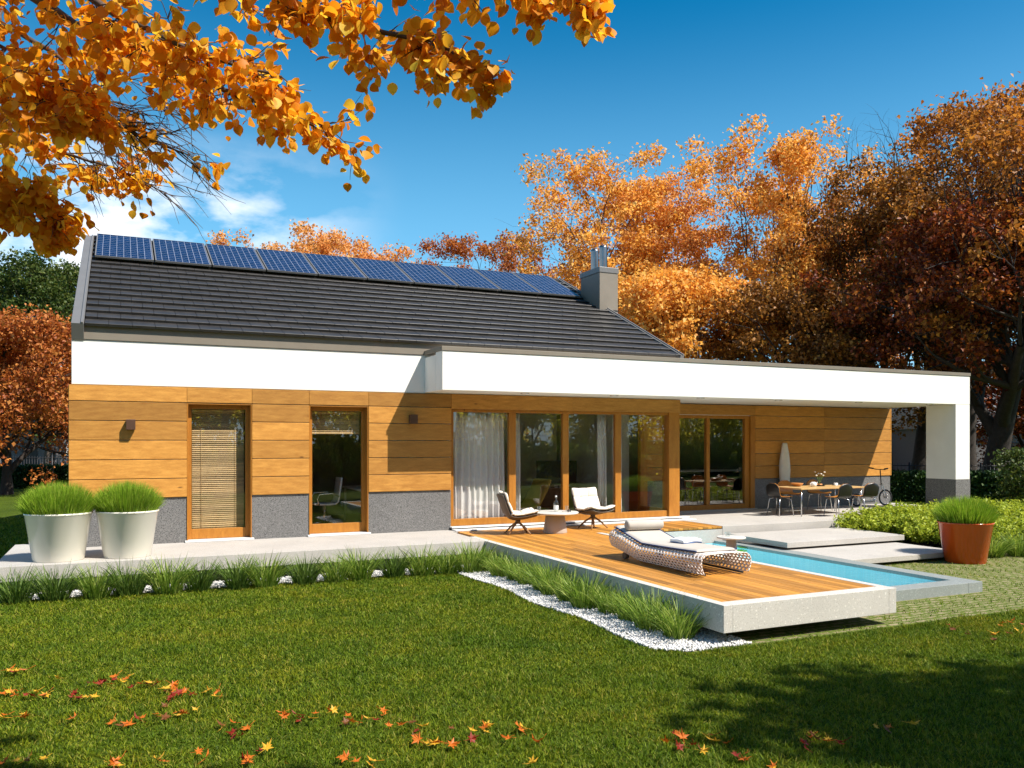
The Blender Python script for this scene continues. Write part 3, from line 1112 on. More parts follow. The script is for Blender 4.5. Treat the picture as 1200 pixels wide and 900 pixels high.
# interiors -------------------------------------------------------------------
mb = MB()
mb.box(0.31, 0.345, 0.002, 11.69, 10.6, 0.03)
mb.box(12.0, 1.79, 0.002, 19.75, 10.6, 0.03)
mb.build('interior_floor', M['inner_wood'], house)
mb = MB()
mb.box(0.31, 0.345, 2.45, 11.69, 10.6, 2.6)
mb.box(12.0, 1.79, 2.45, 19.75, 10.6, 2.6)
mb.build('interior_ceiling', M['inner_wall'], house)
mb = MB()
mb.box(6.36, 0.36, 0.03, 6.48, 10.6, 2.45)
mb.box(6.5, 5.2, 0.03, 11.6, 5.35, 2.45)
mb.build('partition_wall', M['inner_wall'], house)
mb = MB()
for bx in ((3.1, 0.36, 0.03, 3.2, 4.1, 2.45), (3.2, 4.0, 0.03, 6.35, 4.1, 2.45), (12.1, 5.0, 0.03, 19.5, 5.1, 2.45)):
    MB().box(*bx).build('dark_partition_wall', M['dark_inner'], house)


def curtain(x0, x1, y, n, amp, lab, z0=0.05, z1=2.28):
    def fn(u, v):
        x = x0 + (x1 - x0) * u
        a = amp * (0.75 + 0.25 * math.sin(u * 9.7))
        zz = z0 + (z1 - z0) * v
        return (x + 0.01 * math.sin(zz * 2 + u * 20), y + a * math.sin(u * n * 2 * math.pi + 0.5 * math.sin(u * 13) + 0.25 * math.sin(zz * 1.6 + u * 5)), zz)
    o = MB().grid(fn, n * 10, 12).build('curtain', M['curtain'], solid=0.004)
    tag(o, lab, 'curtain', 'curtains behind the sliding glass')


curtain(6.60, 7.76, 0.23, 9, 0.045, 'wide white curtain drawn behind the leftmost glass panel')
curtain(7.96, 8.16, 0.36, 2, 0.05, 'narrow white curtain edge hanging just right of the first door post')
curtain(10.06, 10.25, 0.42, 3, 0.045, 'pale gathered curtain hanging behind the third door post')
curtain(10.46, 10.66, 0.45, 2, 0.05, 'grey curtain edge hanging right of the third door post')


def blind(x0, x1, z0, z1, lab):
    b = MB()
    z = z0
    while z < z1:
        rot = Matrix.Rotation(R(random.uniform(52, 64)), 3, 'X')
        c = ((x0 + x1) / 2, 0.29, z)
        b.box(x0, 0.272, z - .0015, x1, 0.308, z + .0015, rot, c)
        z += 0.034
    t = thing('window_blind', lab, 'blind', (0, 0, 0), 0, 'bamboo blinds in the tall windows')
    b.build('slats', M['blind'], t)
    r = MB().box(x0, 0.27, z1, x1, 0.315, z1 + .04)
    r.build('head_rail', M['blind'], t)
    for xx in (x0 + .15, x1 - .15):
        MB().tube([(xx, 0.268, z0), (xx, 0.268, z1)], 0.003, 5).build('cord', M['blind'], t)
    if z0 > 1:
        MB().box(x0, 0.275, z0 - .03, x1, 0.305, z0 - .008).build('bottom_rail', M['blind'], t)


blind(1.85, 2.71, 0.20, 2.22, 'bamboo blind lowered over the whole window beside the planters')
blind(3.90, 4.79, 1.88, 2.22, 'bamboo blind pulled up above the office chair')


# ------------------------------------------------------------------ wall lamps and downlights
def wall_lamp(x, z, lab):
    t = thing('wall_lamp', lab, 'wall lamp', (x, 0, z), 0, 'brown cube wall lamps on the wood cladding')
    MB().box(-.07, -.135, -.085, .07, -.012, .085).build('lamp_body', M['lamp'], t, bevel=0.006)
    MB().box(-.045, -.012, -.05, .045, -.001, .05).build('back_plate', M['dark_metal'], t)


wall_lamp(0.885, 1.985, 'brown cube wall lamp in the sun on the left wood wall')
wall_lamp(5.73, 2.13, 'brown cube wall lamp in the shade of the canopy')
for i, x in enumerate((7.75, 9.75, 11.9, 14.05, 16.5, 18.9)):
    t = thing('downlight', ['round downlight in the canopy soffit above the curtain', 'round soffit downlight above the second lounge chair', 'round soffit downlight at the wood beam end', 'round soffit downlight in front of the terrace door', 'round soffit downlight over the dining table', 'round soffit downlight nearest the white pillar'][i], 'downlight', (x, -0.72, 2.64), 0, 'downlights recessed under the canopy')
    MB().lathe([(0.05, -0.001), (0.05, -0.012), (0.085, -0.012), (0.085, -0.001)], 20, cap=False).build('trim_ring', M['steel'], t)
    MB().lathe([(0.0005, -0.004), (0.05, -0.004)], 20, cap=False).build('lens', M['dark_metal'], t)


# ------------------------------------------------------------------ planters with grass
def tuft_ball(name, r, h, n, seed):
    g = np.random.default_rng(seed)
    a = g.uniform(0, 2 * np.pi, n)
    q = np.sqrt(g.uniform(0, 1, n))
    P = np.stack([np.cos(a) * q * r * 0.80, np.sin(a) * q * r * 0.80, np.zeros(n)], 1)
    tilt = q ** 2 * 0.42 + g.normal(0, 0.17, n)
    D = np.stack([np.cos(a) * np.sin(tilt), np.sin(a) * np.sin(tilt), np.cos(tilt)], 1)
    D[:, 2] = np.maximum(D[:, 2], 0.08)
    L = h * (1 - 0.5 * q ** 2.6) * (1 - 0.55 * g.uniform(0, 1, n) ** 2)
    return blades_mesh(name, P, D, L, g.uniform(0.006, 0.011, n), g.uniform(0, 0.16, n), 3)


def planter(loc, rt, rb, h, m, labp, labg, ball_r, ball_h, pname='planter'):
    pot = MB()
    pot.lathe([(rb * .97, 0.0), (rb, 0.012), (rt - .012, h - .03), (rt, h - .02), (rt, h), (rt - .035, h), (rt - .04, h - .06)], 64, cap=False)
    t = thing(pname, labp, 'planter', loc, 0, None)
    pot.build('pot', m, t)
    MB().lathe([(0.001, h - .058), (rt - .036, h - .058)], 40, cap=False, smooth=False).build('soil', M['soil'], t)
    g = thing('ornamental_grass', labg, 'ornamental grass', (loc[0], loc[1], loc[2] + h - .06), 0)
    link('grass_blades', tuft_ball('grass_blades', ball_r, ball_h, 6500, int(abs(loc[0]) * 100) + 3), M['pot_grass'], g)
    return t


planter((-0.075, -1.42, 0), 0.445, 0.335, 0.685, M['white_gloss'], 'left white glazed planter, nearer the slab end', 'bright green grass ball growing in the left white planter', 0.50, 0.56)
planter((0.83, -1.42, 0), 0.435, 0.325, 0.685, M['white_gloss'], 'right white glazed planter, nearer the bamboo blind window', 'bright green grass ball growing in the right white planter', 0.47, 0.56)
planter((14.30, -5.10, GZ), 0.455, 0.33, 0.72, M['orange_gloss'], 'orange glazed planter standing on the grass pavers', 'fine green grass ball growing in the orange planter', 0.50, 0.58)


# ------------------------------------------------------------------ grass clumps along slab and deck
def clump_mesh(name, n, r, h, seed, wid=0.012):
    g = np.random.default_rng(seed)
    a = g.uniform(0, 2 * np.pi, n)
    q = np.sqrt(g.uniform(0, 1, n))
    P = np.stack([np.cos(a) * q * r * .45, np.sin(a) * q * r * .45, np.zeros(n)], 1)
    a2 = a + g.normal(0, 0.5, n)
    tilt = 0.03 + q * 0.33 + g.normal(0, 0.08, n)
    D = np.stack([np.cos(a2) * np.sin(tilt), np.sin(a2) * np.sin(tilt), np.cos(tilt)], 1)
    return blades_mesh(name, P, D, h * g.uniform(0.55, 1.15, n), g.uniform(wid * .6, wid, n), g.uniform(0.08, 0.6, n), 4)


cl_a = [clump_mesh('clump_blades', 240, 0.40, 0.58, s, 0.018) for s in (1, 2, 3)]
cl_b = [clump_mesh('clump_blades', 300, 0.35, 0.53, s, 0.015) for s in (4, 5, 6)]
for i in range(15):
    x = -0.55 + i * 0.465 + random.uniform(-.07, .07)
    o = link('grass_clump', cl_a[i % 3], M['clump_dark'], None, (x, -2.36 - 0.022 * x + random.uniform(-.05, .05), GZ))
    o.rotation_euler = (0, 0, random.uniform(0, 6))
    s = random.uniform(0.8, 1.0)
    o.scale = (s, s, s)
    if i in (2, 4, 7, 9, 10, 12, 13, 14):
        o.data = cl_a[i % 3].copy()
        o.data.materials.clear()
        o.data.materials.append(M['clump'])
    tag(o, 'green grass clump in the pebble strip along the front of the pale slab', 'grass clump', 'grass clumps along the front slab')
for i in range(13):
    y = -2.2 - i * 0.455 + random.uniform(-.06, .06)
    o = link('grass_clump', cl_b[i % 3], M['clump'], None, (6.18 + random.uniform(-.06, .06), y, GZ))
    o.rotation_euler = (0, 0, random.uniform(0, 6))
    s = random.uniform(0.8, 1.0)
    o.scale = (s, s, s)
    tag(o, 'tall green grass clump in the pebble strip along the left deck side', 'grass clump', 'grass clumps along the deck side')


# ------------------------------------------------------------------ lounge furniture
def lounge_chair(loc, rz, lab):
    """local +x is the front"""
    t = thing('lounge_chair', lab, 'armchair', loc, rz, 'swivel lounge chairs on the deck')
    t.scale = (.95, .95, .93)
    prof = [(0.36, 0.40), (0.30, 0.375), (0.10, 0.33), (-0.10, 0.315), (-0.19, 0.35), (-0.25, 0.44), (-0.31, 0.60), (-0.36, 0.755), (-0.375, 0.80)]

    def pr(u):
        f = u * (len(prof) - 1)
        i = min(int(f), len(prof) - 2)
        k = f - i
        return Vector((prof[i][0] * (1 - k) + prof[i + 1][0] * k, prof[i][1] * (1 - k) + prof[i + 1][1] * k))

    def shell(u, v):
        p = pr(u)
        w = 0.335 * (1 - 0.25 * max(0, (u - .75)) * 4 * .25) * (1 - .12 * max(0, .12 - u) * 8)
        y = (v - .5) * 2
        cup = 0.085 * abs(y) ** 2.2
        if u < .55:
            return (p.x, y * w, p.y - 0.045 + cup * (0.9 if u > .1 else .6))
        return (p.x - 0.045 + cup * 0.9, y * w, p.y - 0.01)
    MB().grid(shell, 24, 14).build('shell', M['shell'], t, solid=0.02, sub=1)

    def pad(u0, u1, nu, nv):
        c = MB()

        def top(u, v):
            uu = u0 + (u1 - u0) * u
            p = pr(uu)
            e = 0.01
            d = (pr(min(uu + e, 1)) - pr(max(uu - e, 0))).normalized()
            nrm = Vector((-d.y, d.x)) * -1
            if nrm.y < 0 and uu < .5:
                nrm = -nrm
            if uu >= .5 and nrm.x < 0:
                nrm = -nrm
            bu = abs(math.sin(math.pi * u * nu)) ** 0.45
            bv = abs(math.sin(math.pi * v * nv)) ** 0.45
            hgt = 0.012 + 0.055 * bu * bv
            y = (v - .5) * 2
            cup = 0.055 * abs(y) ** 2.2
            q = p + nrm * (hgt + cup)
            return (q.x, y * 0.315, q.y)
        c.grid(top, 9 * nu * 2, 9 * nv * 2)
        return c
    a = pad(0.0, 0.5, 2, 3)
    a.build('seat_cushion', M['cushion'], t, solid=0.03, offset=1 if False else -1)
    b = pad(0.56, 1.0, 2, 3)
    b.build('back_cushion', M['cushion'], t, solid=0.03)
    MB().lathe([(0.05, 0.20), (0.05, 0.30)], 14).build('swivel_hub', M['shell'], t)
    for k in range(4):
        an = R(45 + 90 * k)
        e = Vector((math.cos(an) * 0.31, math.sin(an) * 0.31, 0.0))
        q = MB()
        q.tube([(-e.x * .12, -e.y * .12, 0.275), (e.x * .55, e.y * .55, 0.135), (e.x, e.y, 0.003)], [0.021, 0.02, 0.014], 8)
        q.build('leg', M['leg_wood'], t)
    return t


DZ = -0.004
lounge_chair((7.42, -1.10, DZ), R(-16), 'cream cushioned lounge chair left of the round table, facing right')
lounge_chair((9.22, -0.78, DZ), R(-80), 'cream cushioned lounge chair right of the round table, facing the garden')
ct = thing('coffee_table', 'round pale coffee table with a drum base between the lounge chairs', 'coffee table', (8.14, -1.22, DZ))
MB().lathe([(0.225, 0.0), (0.228, 0.01), (0.175, 0.35)], 48).build('drum_base', M['table_base'], ct)
MB().lathe([(0.40, 0.352), (0.435, 0.362), (0.44, 0.385), (0.432, 0.392)], 64).build('tabletop', M['table_white'], ct)
TZ = DZ + 0.393


def glass_cup(x, y, lab, z=TZ, h=0.10, r=0.035):
    o = MB().lathe([(r * .8, 0.002), (r, h), (r - .004, h), (r * .8 - .004, 0.008), (0.001, 0.008)], 20, cap=False).build('drinking_glass', M['clear_glass'], loc=(x, y, z))
    tag(o, lab, 'glass', None)


glass_cup(7.86, -1.10, 'small clear glass on the coffee table near the left chair')
glass_cup(8.42, -1.16, 'small clear glass on the coffee table near the right chair')
bt = thing('glass_bottle', 'clear glass bottle standing in the middle of the coffee table', 'bottle', (8.17, -1.20, TZ))
MB().lathe([(0.042, 0.0), (0.046, 0.01), (0.046, 0.16), (0.038, 0.19), (0.017, 0.22), (0.016, 0.285)], 24).build('bottle_body', M['clear_glass'], bt)
MB().lathe([(0.047, 0.04), (0.047, 0.12)], 24, cap=False).build('bottle_label', M['ceramic'], bt)
MB().lathe([(0.018, 0.27), (0.018, 0.30)], 16).build('bottle_cap', M['white_metal'], bt)
sg = thing('sunglasses', 'dark sunglasses lying on the coffee table', 'sunglasses', (8.36, -1.36, TZ), R(30))
MB().tube([(-.065, 0, .018), (-.01, 0, .022), (.01, 0, .022), (.065, 0, .018)], 0.004, 6).build('bridge', M['black'], sg)
for sx in (-1, 1):
    MB().lathe([(0.001, 0), (0.028, 0.0), (0.028, 0.004), (0.001, 0.004)], 16, cap=False).build('lens', M['black'], sg).matrix_local = Matrix.Translation((sx * .035, 0, .022)) @ Matrix.Rotation(R(80), 4, 'X')
    MB().tube([(sx * .066, 0, .02), (sx * .066, .07, .014), (sx * .06, .12, .004)], 0.003, 6).build('temple', M['black'], sg)


# ------------------------------------------------------------------ sun lounger with a perforated shell
def perforated(fn, nu, nv, hole=0.31):
    """sheet of cells each with a diamond hole; alternate rows shift by half a cell"""
    b = MB()
    for j in range(nv):
        off = 0.5 if j % 2 else 0.0
        i = -1 if off else 0
        for i in range(-1 if off else 0, nu):
            u0, u1 = max(0, (i + off) / nu), min(1, (i + 1 + off) / nu)
            if u1 - u0 < 1e-6:
                continue
            v0, v1 = j / nv, (j + 1) / nv
            um, vm = (u0 + u1) / 2, (v0 + v1) / 2
            du, dv = (u1 - u0), (v1 - v0)
            outer = [(u0, v0), (um, v0), (u1, v0), (u1, vm), (u1, v1), (um, v1), (u0, v1), (u0, vm)]
            k = hole
            inner = [(um - du * k * .8, vm - dv * k * .8), (um, vm - dv * k * 1.15), (um + du * k * .8, vm - dv * k * .8), (um + du * k * 1.15, vm),
                     (um + du * k * .8, vm + dv * k * .8), (um, vm + dv * k * 1.15), (um - du * k * .8, vm + dv * k * .8), (um - du * k * 1.15, vm)]
            vs = [fn(*p) for p in outer] + [fn(*p) for p in inner]
            b.add(vs, [(q, (q + 1) % 8, 8 + (q + 1) % 8, 8 + q) for q in range(8)], True)
    return b


def lounger():
    t = thing('sun_lounger', 'perforated taupe sun lounger with raised head standing on the timber deck', 'sun lounger', (7.70, -4.50, DZ), 0)
    Lh, Lt, hw = 0.74, 2.18, 0.335
    # profile of the lying surface: s = distance from the head along -y

    def zt(s):
        if s < 0.05:
            return 0.425 - 0.02 * (1 - s / .05)
        if s < Lh:
            return 0.43 - 0.175 * ((s - .05) / (Lh - .05)) ** 0.9
        return 0.255 + 0.035 * ((s - Lh) / (Lt - Lh)) ** 1.5

    def zb(s):
        if s < Lh:
            return 0.17 - 0.135 * (s / Lh)
        return 0.035

    def fn_factory(s0, s1):
        def fn(u, v):
            s = s0 + (s1 - s0) * u
            top, bot = zt(s), zb(s)
            # across: near skirt - top - far skirt, as a rounded inverted U
            a = v * 3.0
            if a < 1:
                z = bot + (top - bot) * a
                y = -hw - 0.02 - 0.055 * math.sin(math.pi * min(1, a * 0.9)) * 0.8
                if a > .72:
                    q = (a - .72) / .28
                    y = y + q * q * 0.05
            elif a > 2:
                a2 = 3 - a
                z = bot + (top - bot) * a2
                y = hw + 0.02 + 0.055 * math.sin(math.pi * min(1, a2 * 0.9)) * 0.8
                if a2 > .72:
                    q = (a2 - .72) / .28
                    y = y - q * q * 0.05
            else:
                y = -hw - 0.0 + (a - 1) * 2 * hw
                z = top + 0.012 * math.sin(math.pi * (a - 1))
            return (y, -s, z)
        return fn
    perforated(fn_factory(0.0, Lh - 0.012), 11, 19, 0.33).build('shell_head', M['lounger'], t, solid=0.012)
    perforated(fn_factory(Lh, Lt), 20, 19, 0.33).build('shell_foot', M['lounger'], t, solid=0.012)
    mb = MB()

    def matt(u, v):
        s = 0.03 + (1.98 - 0.03) * u
        y = (v - .5) * 2 * (hw - .02)
        e = min(1, min(u, 1 - u) * 40, min(v, 1 - v) * 14) ** 0.5
        return (y, -s, zt(s) + 0.018 + 0.03 * e)
    mb.grid(matt, 70, 24)
    mb.build('mattress', M['pad'], t)
    for sy in (-1, 1):
        pts = [(sy * (hw - .012), -s, zt(s) + 0.026) for s in np.linspace(0.03, 1.98, 40)]
        MB().tube(pts, 0.010, 8).build('piping', M['navy'], t)
    for sy in (-1, 1):
        MB().tube([(sy * .30, -Lh, 0.03), (sy * .30, -Lt + .05, 0.03)], 0.016, 8).build('runner', M['dark_metal'], t)
        MB().tube([(sy * .26, -0.28, 0.16), (sy * .26, -0.30, 0.05)], 0.012, 8).build('wheel_bracket', M['steel'], t)
        q = MB()
        c = Vector((sy * .30, -0.30, 0.052))
        q.tube([c + Vector((-.03, 0, 0)), c + Vector((-.028, 0, 0)), c + Vector((.028, 0, 0)), c + Vector((.03, 0, 0))], [.044, .05, .05, .044], 20)
        q.build('wheel', M['shell'], t)
    return t


lounger()
# bolster on the head end, towel on the pad
bo = MB()
pts = [(-.30, 0, 0), (-.295, 0, 0), (-.27, 0, 0), (.27, 0, 0), (.295, 0, 0), (.30, 0, 0)]
bo.tube(pts, [.05, .066, .073, .073, .066, .05], 28)
o = bo.build('bolster', M['pad'], loc=(7.72, -4.80, 0.483))
o.rotation_euler = (0, 0, R(-3))
tag(o, 'grey cylindrical bolster cushion at the raised head of the sun lounger', 'bolster')
tw = thing('folded_towel', 'folded white towel with blue hem lying on the sun lounger', 'towel', (7.86, -5.62, 0.307), R(8))


def twl(z0, k):
    def f(u, v):
        x, y = (u - .5) * .36, (v - .5) * .27
        e = min(1, min(u, 1 - u) * 16, min(v, 1 - v) * 12) ** .5
        return (x, y, z0 + 0.022 * e + 0.006 * math.sin(x * 22 + k) + 0.004 * math.sin(y * 31 + k))
    return f


for k in range(3):
    MB().grid(twl(0.004 + k * .018, k), 26, 20).build('towel_fold', M['towel'] if k else M['towel_blue'], tw, solid=0.02)
st = thing('side_table', 'small white pedestal table beside the pool end of the sun lounger', 'side table', (8.52, -5.78, DZ))
MB().lathe([(0.10, 0.0), (0.098, 0.01), (0.065, 0.345)], 32).build('pedestal', M['table_base'], st)
MB().lathe([(0.18, 0.346), (0.20, 0.352), (0.20, 0.37), (0.196, 0.374)], 48).build('tabletop', M['table_white'], st)
glass_cup(8.49, -5.74, 'clear glass on the small white pedestal table', DZ + .374, 0.065, 0.045)


# ------------------------------------------------------------------ dining set
def dining_chair(loc, rz, lab):
    """front is local +x"""
    t = thing('dining_chair', lab, 'chair', loc, rz, 'two tone chairs around the dining table')
    prof = [(0.21, 0.425), (0.17, 0.435), (0.0, 0.42), (-0.13, 0.425), (-0.19, 0.47), (-0.225, 0.56), (-0.245, 0.66), (-0.255, 0.755)]

    def f(off):
        def g(u, v):
            q = u * (len(prof) - 1)
            i = min(int(q), len(prof) - 2)
            k = q - i
            x = prof[i][0] * (1 - k) + prof[i + 1][0] * k
            z = prof[i][1] * (1 - k) + prof[i + 1][1] * k
            yy = (v - .5) * 2
            w = 0.215
            if u > .8:
                w = 0.215 * math.sqrt(max(0.12, 1 - ((u - .8) / .215) ** 2))
            if u < .12:
                w = 0.215 * (0.8 + 0.2 * u / .12)
            cx = 0.06 * yy * yy * max(0, u - .5)
            return (x + cx - off * (1 if u > .55 else 0.2), yy * w, z - off * (0.1 if u > .55 else 1) + 0.02 * yy * yy * (u < .5))
        return g
    MB().grid(f(0), 22, 12).build('seat_shell', M['chair_wood'], t, solid=0.008)
    MB().grid(lambda u, v: f(0.016)(0.42 + u * 0.58, v), 14, 12).build('back_shell', M['black_shell'], t, solid=0.008)
    for sx in (-1, 1):
        for sy in (-1, 1):
            MB().tube([(sx * .10, sy * .10, 0.41), (sx * .17, sy * .17, 0.38), (sx * .215, sy * .205, 0.0)], 0.009, 8).build('leg', M['steel'], t)
    return t


dt = thing('dining_table', 'long pale wood dining table on thin steel legs under the canopy', 'table', (15.75, -0.22, 0))
MB().box(-1.0, -.46, .61, 1.0, .46, .645).build('tabletop', M['table_wood'], dt, bevel=0.006)
for sx in (-1, 1):
    for sy in (-1, 1):
        MB().tube([(sx * .93, sy * .40, 0.61), (sx * .93, sy * .40, 0)], 0.014, 8).build('leg', M['steel'], dt)
dining_chair((14.56, -0.22, 0), R(0), 'orange chair with black back at the left end of the dining table')
dining_chair((15.55, 0.50, 0), R(-95), 'orange chair behind the table, left of the pair facing the garden')
dining_chair((16.5, 0.50, 0), R(-85), 'orange chair behind the table, right of the pair facing the garden')
dining_chair((15.62, -0.92, 0), R(93), 'black backed chair at the table front, nearer the sun lounger')
dining_chair((16.48, -0.90, 0), R(86), 'black backed chair at the table front, nearer the yellow green shrubs')
TT = 0.645
o = MB().lathe([(0.06, 0), (0.12, 0.035), (0.15, 0.08), (0.142, 0.08), (0.11, 0.035), (0.001, 0.015)], 28, cap=False).build('bowl', M['bowl'], loc=(15.3, 0.02, TT))
tag(o, 'orange bowl on the left half of the dining table', 'bowl')
bk = thing('coffee_pot', 'white coffee pot standing on the dining table beside the orange bowl', 'coffee pot', (15.62, -0.18, TT))
MB().lathe([(0.055, 0), (0.075, 0.03), (0.07, 0.08), (0.04, 0.11)], 22).build('pot_body', M['ceramic'], bk)
MB().tube([(0.06, 0, .05), (.10, 0, .07), (.12, 0, .105)], [.014, .01, .007], 8).build('spout', M['ceramic'], bk)
MB().tube([(-.06, 0, .085), (-.105, 0, .075), (-.10, 0, .035), (-.07, 0, .03)], .007, 8).build('handle', M['ceramic'], bk)
bs = thing('bread_tray', 'black tray with bread rolls near the middle of the dining table', 'tray', (15.93, -.05, TT))
MB().lathe([(0.10, 0), (0.15, 0.02), (0.145, 0.02), (0.10, 0.006), (0.001, 0.006)], 24, cap=False).build('tray', M['black'], bs)
for k in range(3):
    q = MB().lathe([(0.001, 0), (0.03, 0.006), (0.042, 0.024), (0.03, 0.043), (0.001, 0.05)], 14, cap=False)
    q.build('bread_roll', M['bowl'], bs, (0.055 * math.cos(k * 2.1), 0.055 * math.sin(k * 2.1), 0.007))
vs_ = thing('flower_vase', 'small glass vase with pale flowers in the middle of the table', 'vase', (16.12, .12, TT))
MB().lathe([(0.04, 0), (0.05, 0.05), (0.03, 0.12), (0.036, 0.13)], 20, cap=False).build('vase', M['clear_glass'], vs_)
for k in range(6):
    a = k * 1.05
    q = Vector((math.cos(a) * .11, math.sin(a) * .11, .24 + .04 * (k % 3)))
    MB().tube([(0, 0, .03), (q.x * .4, q.y * .4, .15), q], .003, 5).build('stem', M['clump'], vs_)
    MB().lathe([(0.001, -.018), (0.022, -.008), (0.026, .006), (0.012, .02), (0.001, .022)], 10, cap=False).build('flower', M['cushion'], vs_, q)
o = MB().lathe([(0.03, 0), (0.085, .006), (0.09, .012), (0.06, .006), (0.045, .02), (0.05, .06), (0.046, .06), (0.04, .02), (.001, .02)], 22, cap=False).build('cup_and_saucer', M['ceramic'], loc=(16.5, -.02, TT))
tag(o, 'white cup on its saucer at the right half of the dining table', 'cup')

# white spindle board against the rear wall
sb = MB()
zz = np.linspace(0, 1, 24)
prof = [(0.05 + 0.115 * math.sin(math.pi * (0.06 + .88 * z)) ** 1.1, 0.30 + z * 1.38) for z in zz]
sb.lathe(prof, 28)
o = sb.build('display_board', M['white_board'])
for v in o.data.vertices:
    v.co.y *= 0.62
o.location = (16.15, 1.335, 0.0)
tag(o, 'tall slim white spindle shaped board hung on the wood wall behind the dining table', 'board')


# ------------------------------------------------------------------ kick scooter
def ring(c, r, t, axis_y=True, n=28):
    pts = []
    vs, fs = [], []
    m = 8
    for i in range(n):
        a = 2 * math.pi * i / n
        for k in range(m):
            b = 2 * math.pi * k / m
            rr = r + t * math.cos(b)
            vs.append((c[0] + rr * math.cos(a), c[1] + t * math.sin(b), c[2] + rr * math.sin(a)))
    for i in range(n):
        for k in range(m):
            fs.append((i * m + k, ((i + 1) % n) * m + k, ((i + 1) % n) * m + (k + 1) % m, i * m + (k + 1) % m))
    return vs, fs


sc = thing('kick_scooter', 'white kick scooter with black tyres parked against the end of the wood wall', 'scooter', (18.72, 0.95, 0), R(-6))
for cx_, r_ in ((0.52, 0.20), (-0.42, 0.15)):
    vs, fs = ring((cx_, 0, r_ + .02), r_, .02)
    w = MB().add(vs, fs, True).build('wheel', M['rubber'], sc)
    vs, fs = ring((cx_, 0, r_ + .02), r_ - .025, .008)
    q = MB().add(vs, fs, True)
    for k in range(9):
        a = 2 * math.pi * k / 9
        q.tube([(cx_, 0, r_ + .02), (cx_ + math.cos(a) * (r_ - .02), 0, r_ + .02 + math.sin(a) * (r_ - .02))], .003, 5)
    q.tube([(cx_, -.04, r_ + .02), (cx_, .04, r_ + .02)], .018, 10)
    q.build('rim', M['steel'], w)
q = MB()
q.tube([(-.42, 0, .17), (-.25, 0, .12), (.15, 0, .12), (.36, 0, .50), (.39, 0, .56)], .024, 10)
q.tube([(.10, 0, .14), (.34, 0, .46)], .016, 8)
q.tube([(.38, .035, .60), (.45, .04, .42), (.52, .045, .22)], .014, 8)
q.tube([(.38, -.035, .60), (.45, -.04, .42), (.52, -.045, .22)], .014, 8)
q.build('frame', M['white_metal'], sc)
MB().box(-.26, -.06, .135, .16, .06, .155).build('footboard', M['white_metal'], sc, bevel=0.006)
MB().tube([(.385, 0, .52), (.345, 0, .98)], .014, 10).build('steering_column', M['dark_metal'], sc)
MB().tube([(.30, -.30, 1.0), (.36, -.16, .97), (.345, 0, .97), (.36, .16, .97), (.30, .30, 1.0)], .012, 10).build('handlebar', M['dark_metal'], sc)
for sy in (-1, 1):
    MB().tube([(.305, sy * .20, .99), (.29, sy * .33, 1.005)], .02, 10).build('grip', M['rubber'], sc)

# ------------------------------------------------------------------ furniture seen through the glass
oc = thing('office_chair', 'white office chair behind the window with the raised blind', 'office chair', (4.33, 1.15, 0.03), R(180))


def ocs(u, v):
    pr_ = [(0.24, .46), (0.0, .45), (-.18, .46), (-.235, .52), (-.27, .75), (-.30, .98)]
    q = u * 5
    i = min(int(q), 4)
    k = q - i
    return (pr_[i][0] * (1 - k) + pr_[i + 1][0] * k, (v - .5) * .46, pr_[i][1] * (1 - k) + pr_[i + 1][1] * k)


MB().grid(ocs, 20, 6).build('seat_shell', M['white_metal'], oc, solid=.03)
for sy in (-1, 1):
    MB().tube([(-.22, sy * .25, .62), (-.1, sy * .27, .68), (.16, sy * .27, .67), (.2, sy * .26, .58), (.16, sy * .25, .46)], .014, 8).build('armrest', M['steel'], oc)
MB().tube([(0, 0, .1), (0, 0, .45)], .028, 10).build('gas_column', M['steel'], oc)
q = MB()
for k in range(5):
    a = k * 2 * math.pi / 5
    q.tube([(0, 0, .12), (math.cos(a) * .3, math.sin(a) * .3, .08)], [.025, .015], 8)
q.build('star_base', M['steel'], oc)
for k in range(5):
    a = k * 2 * math.pi / 5
    MB().lathe([(.001, -.028), (.02, -.022), (.028, 0), (.02, .022), (.001, .028)], 10, (0, 0, 0), cap=False).build('caster', M['rubber'], oc, (math.cos(a) * .3, math.sin(a) * .3, .03))
dk = thing('desk', 'white desk standing behind the office chair', 'desk', (5.55, 1.6, .03))
MB().box(-.55, -.9, .70, .55, .9, .74).build('desk_top', M['white_metal'], dk, bevel=.004)
for sx in (-1, 1):
    for sy in (-1, 1):
        MB().tube([(sx * .5, sy * .84, 0), (sx * .5, sy * .84, .7)], .02, 8).build('leg', M['white_metal'], dk)

p = at(617, 590, 18.2)
yc = thing('chaise_chair', 'olive yellow reclining chair behind the sliding glass', 'armchair', (p.x, p.y, .03), R(10))


def chs(u, v):
    pr_ = [(-.42, .30), (-.05, .27), (.12, .34), (.30, .62), (.42, .86)]
    q = u * 4
    i = min(int(q), 3)
    k = q - i
    return (pr_[i][0] * (1 - k) + pr_[i + 1][0] * k, (v - .5) * .6, pr_[i][1] * (1 - k) + pr_[i + 1][1] * k)


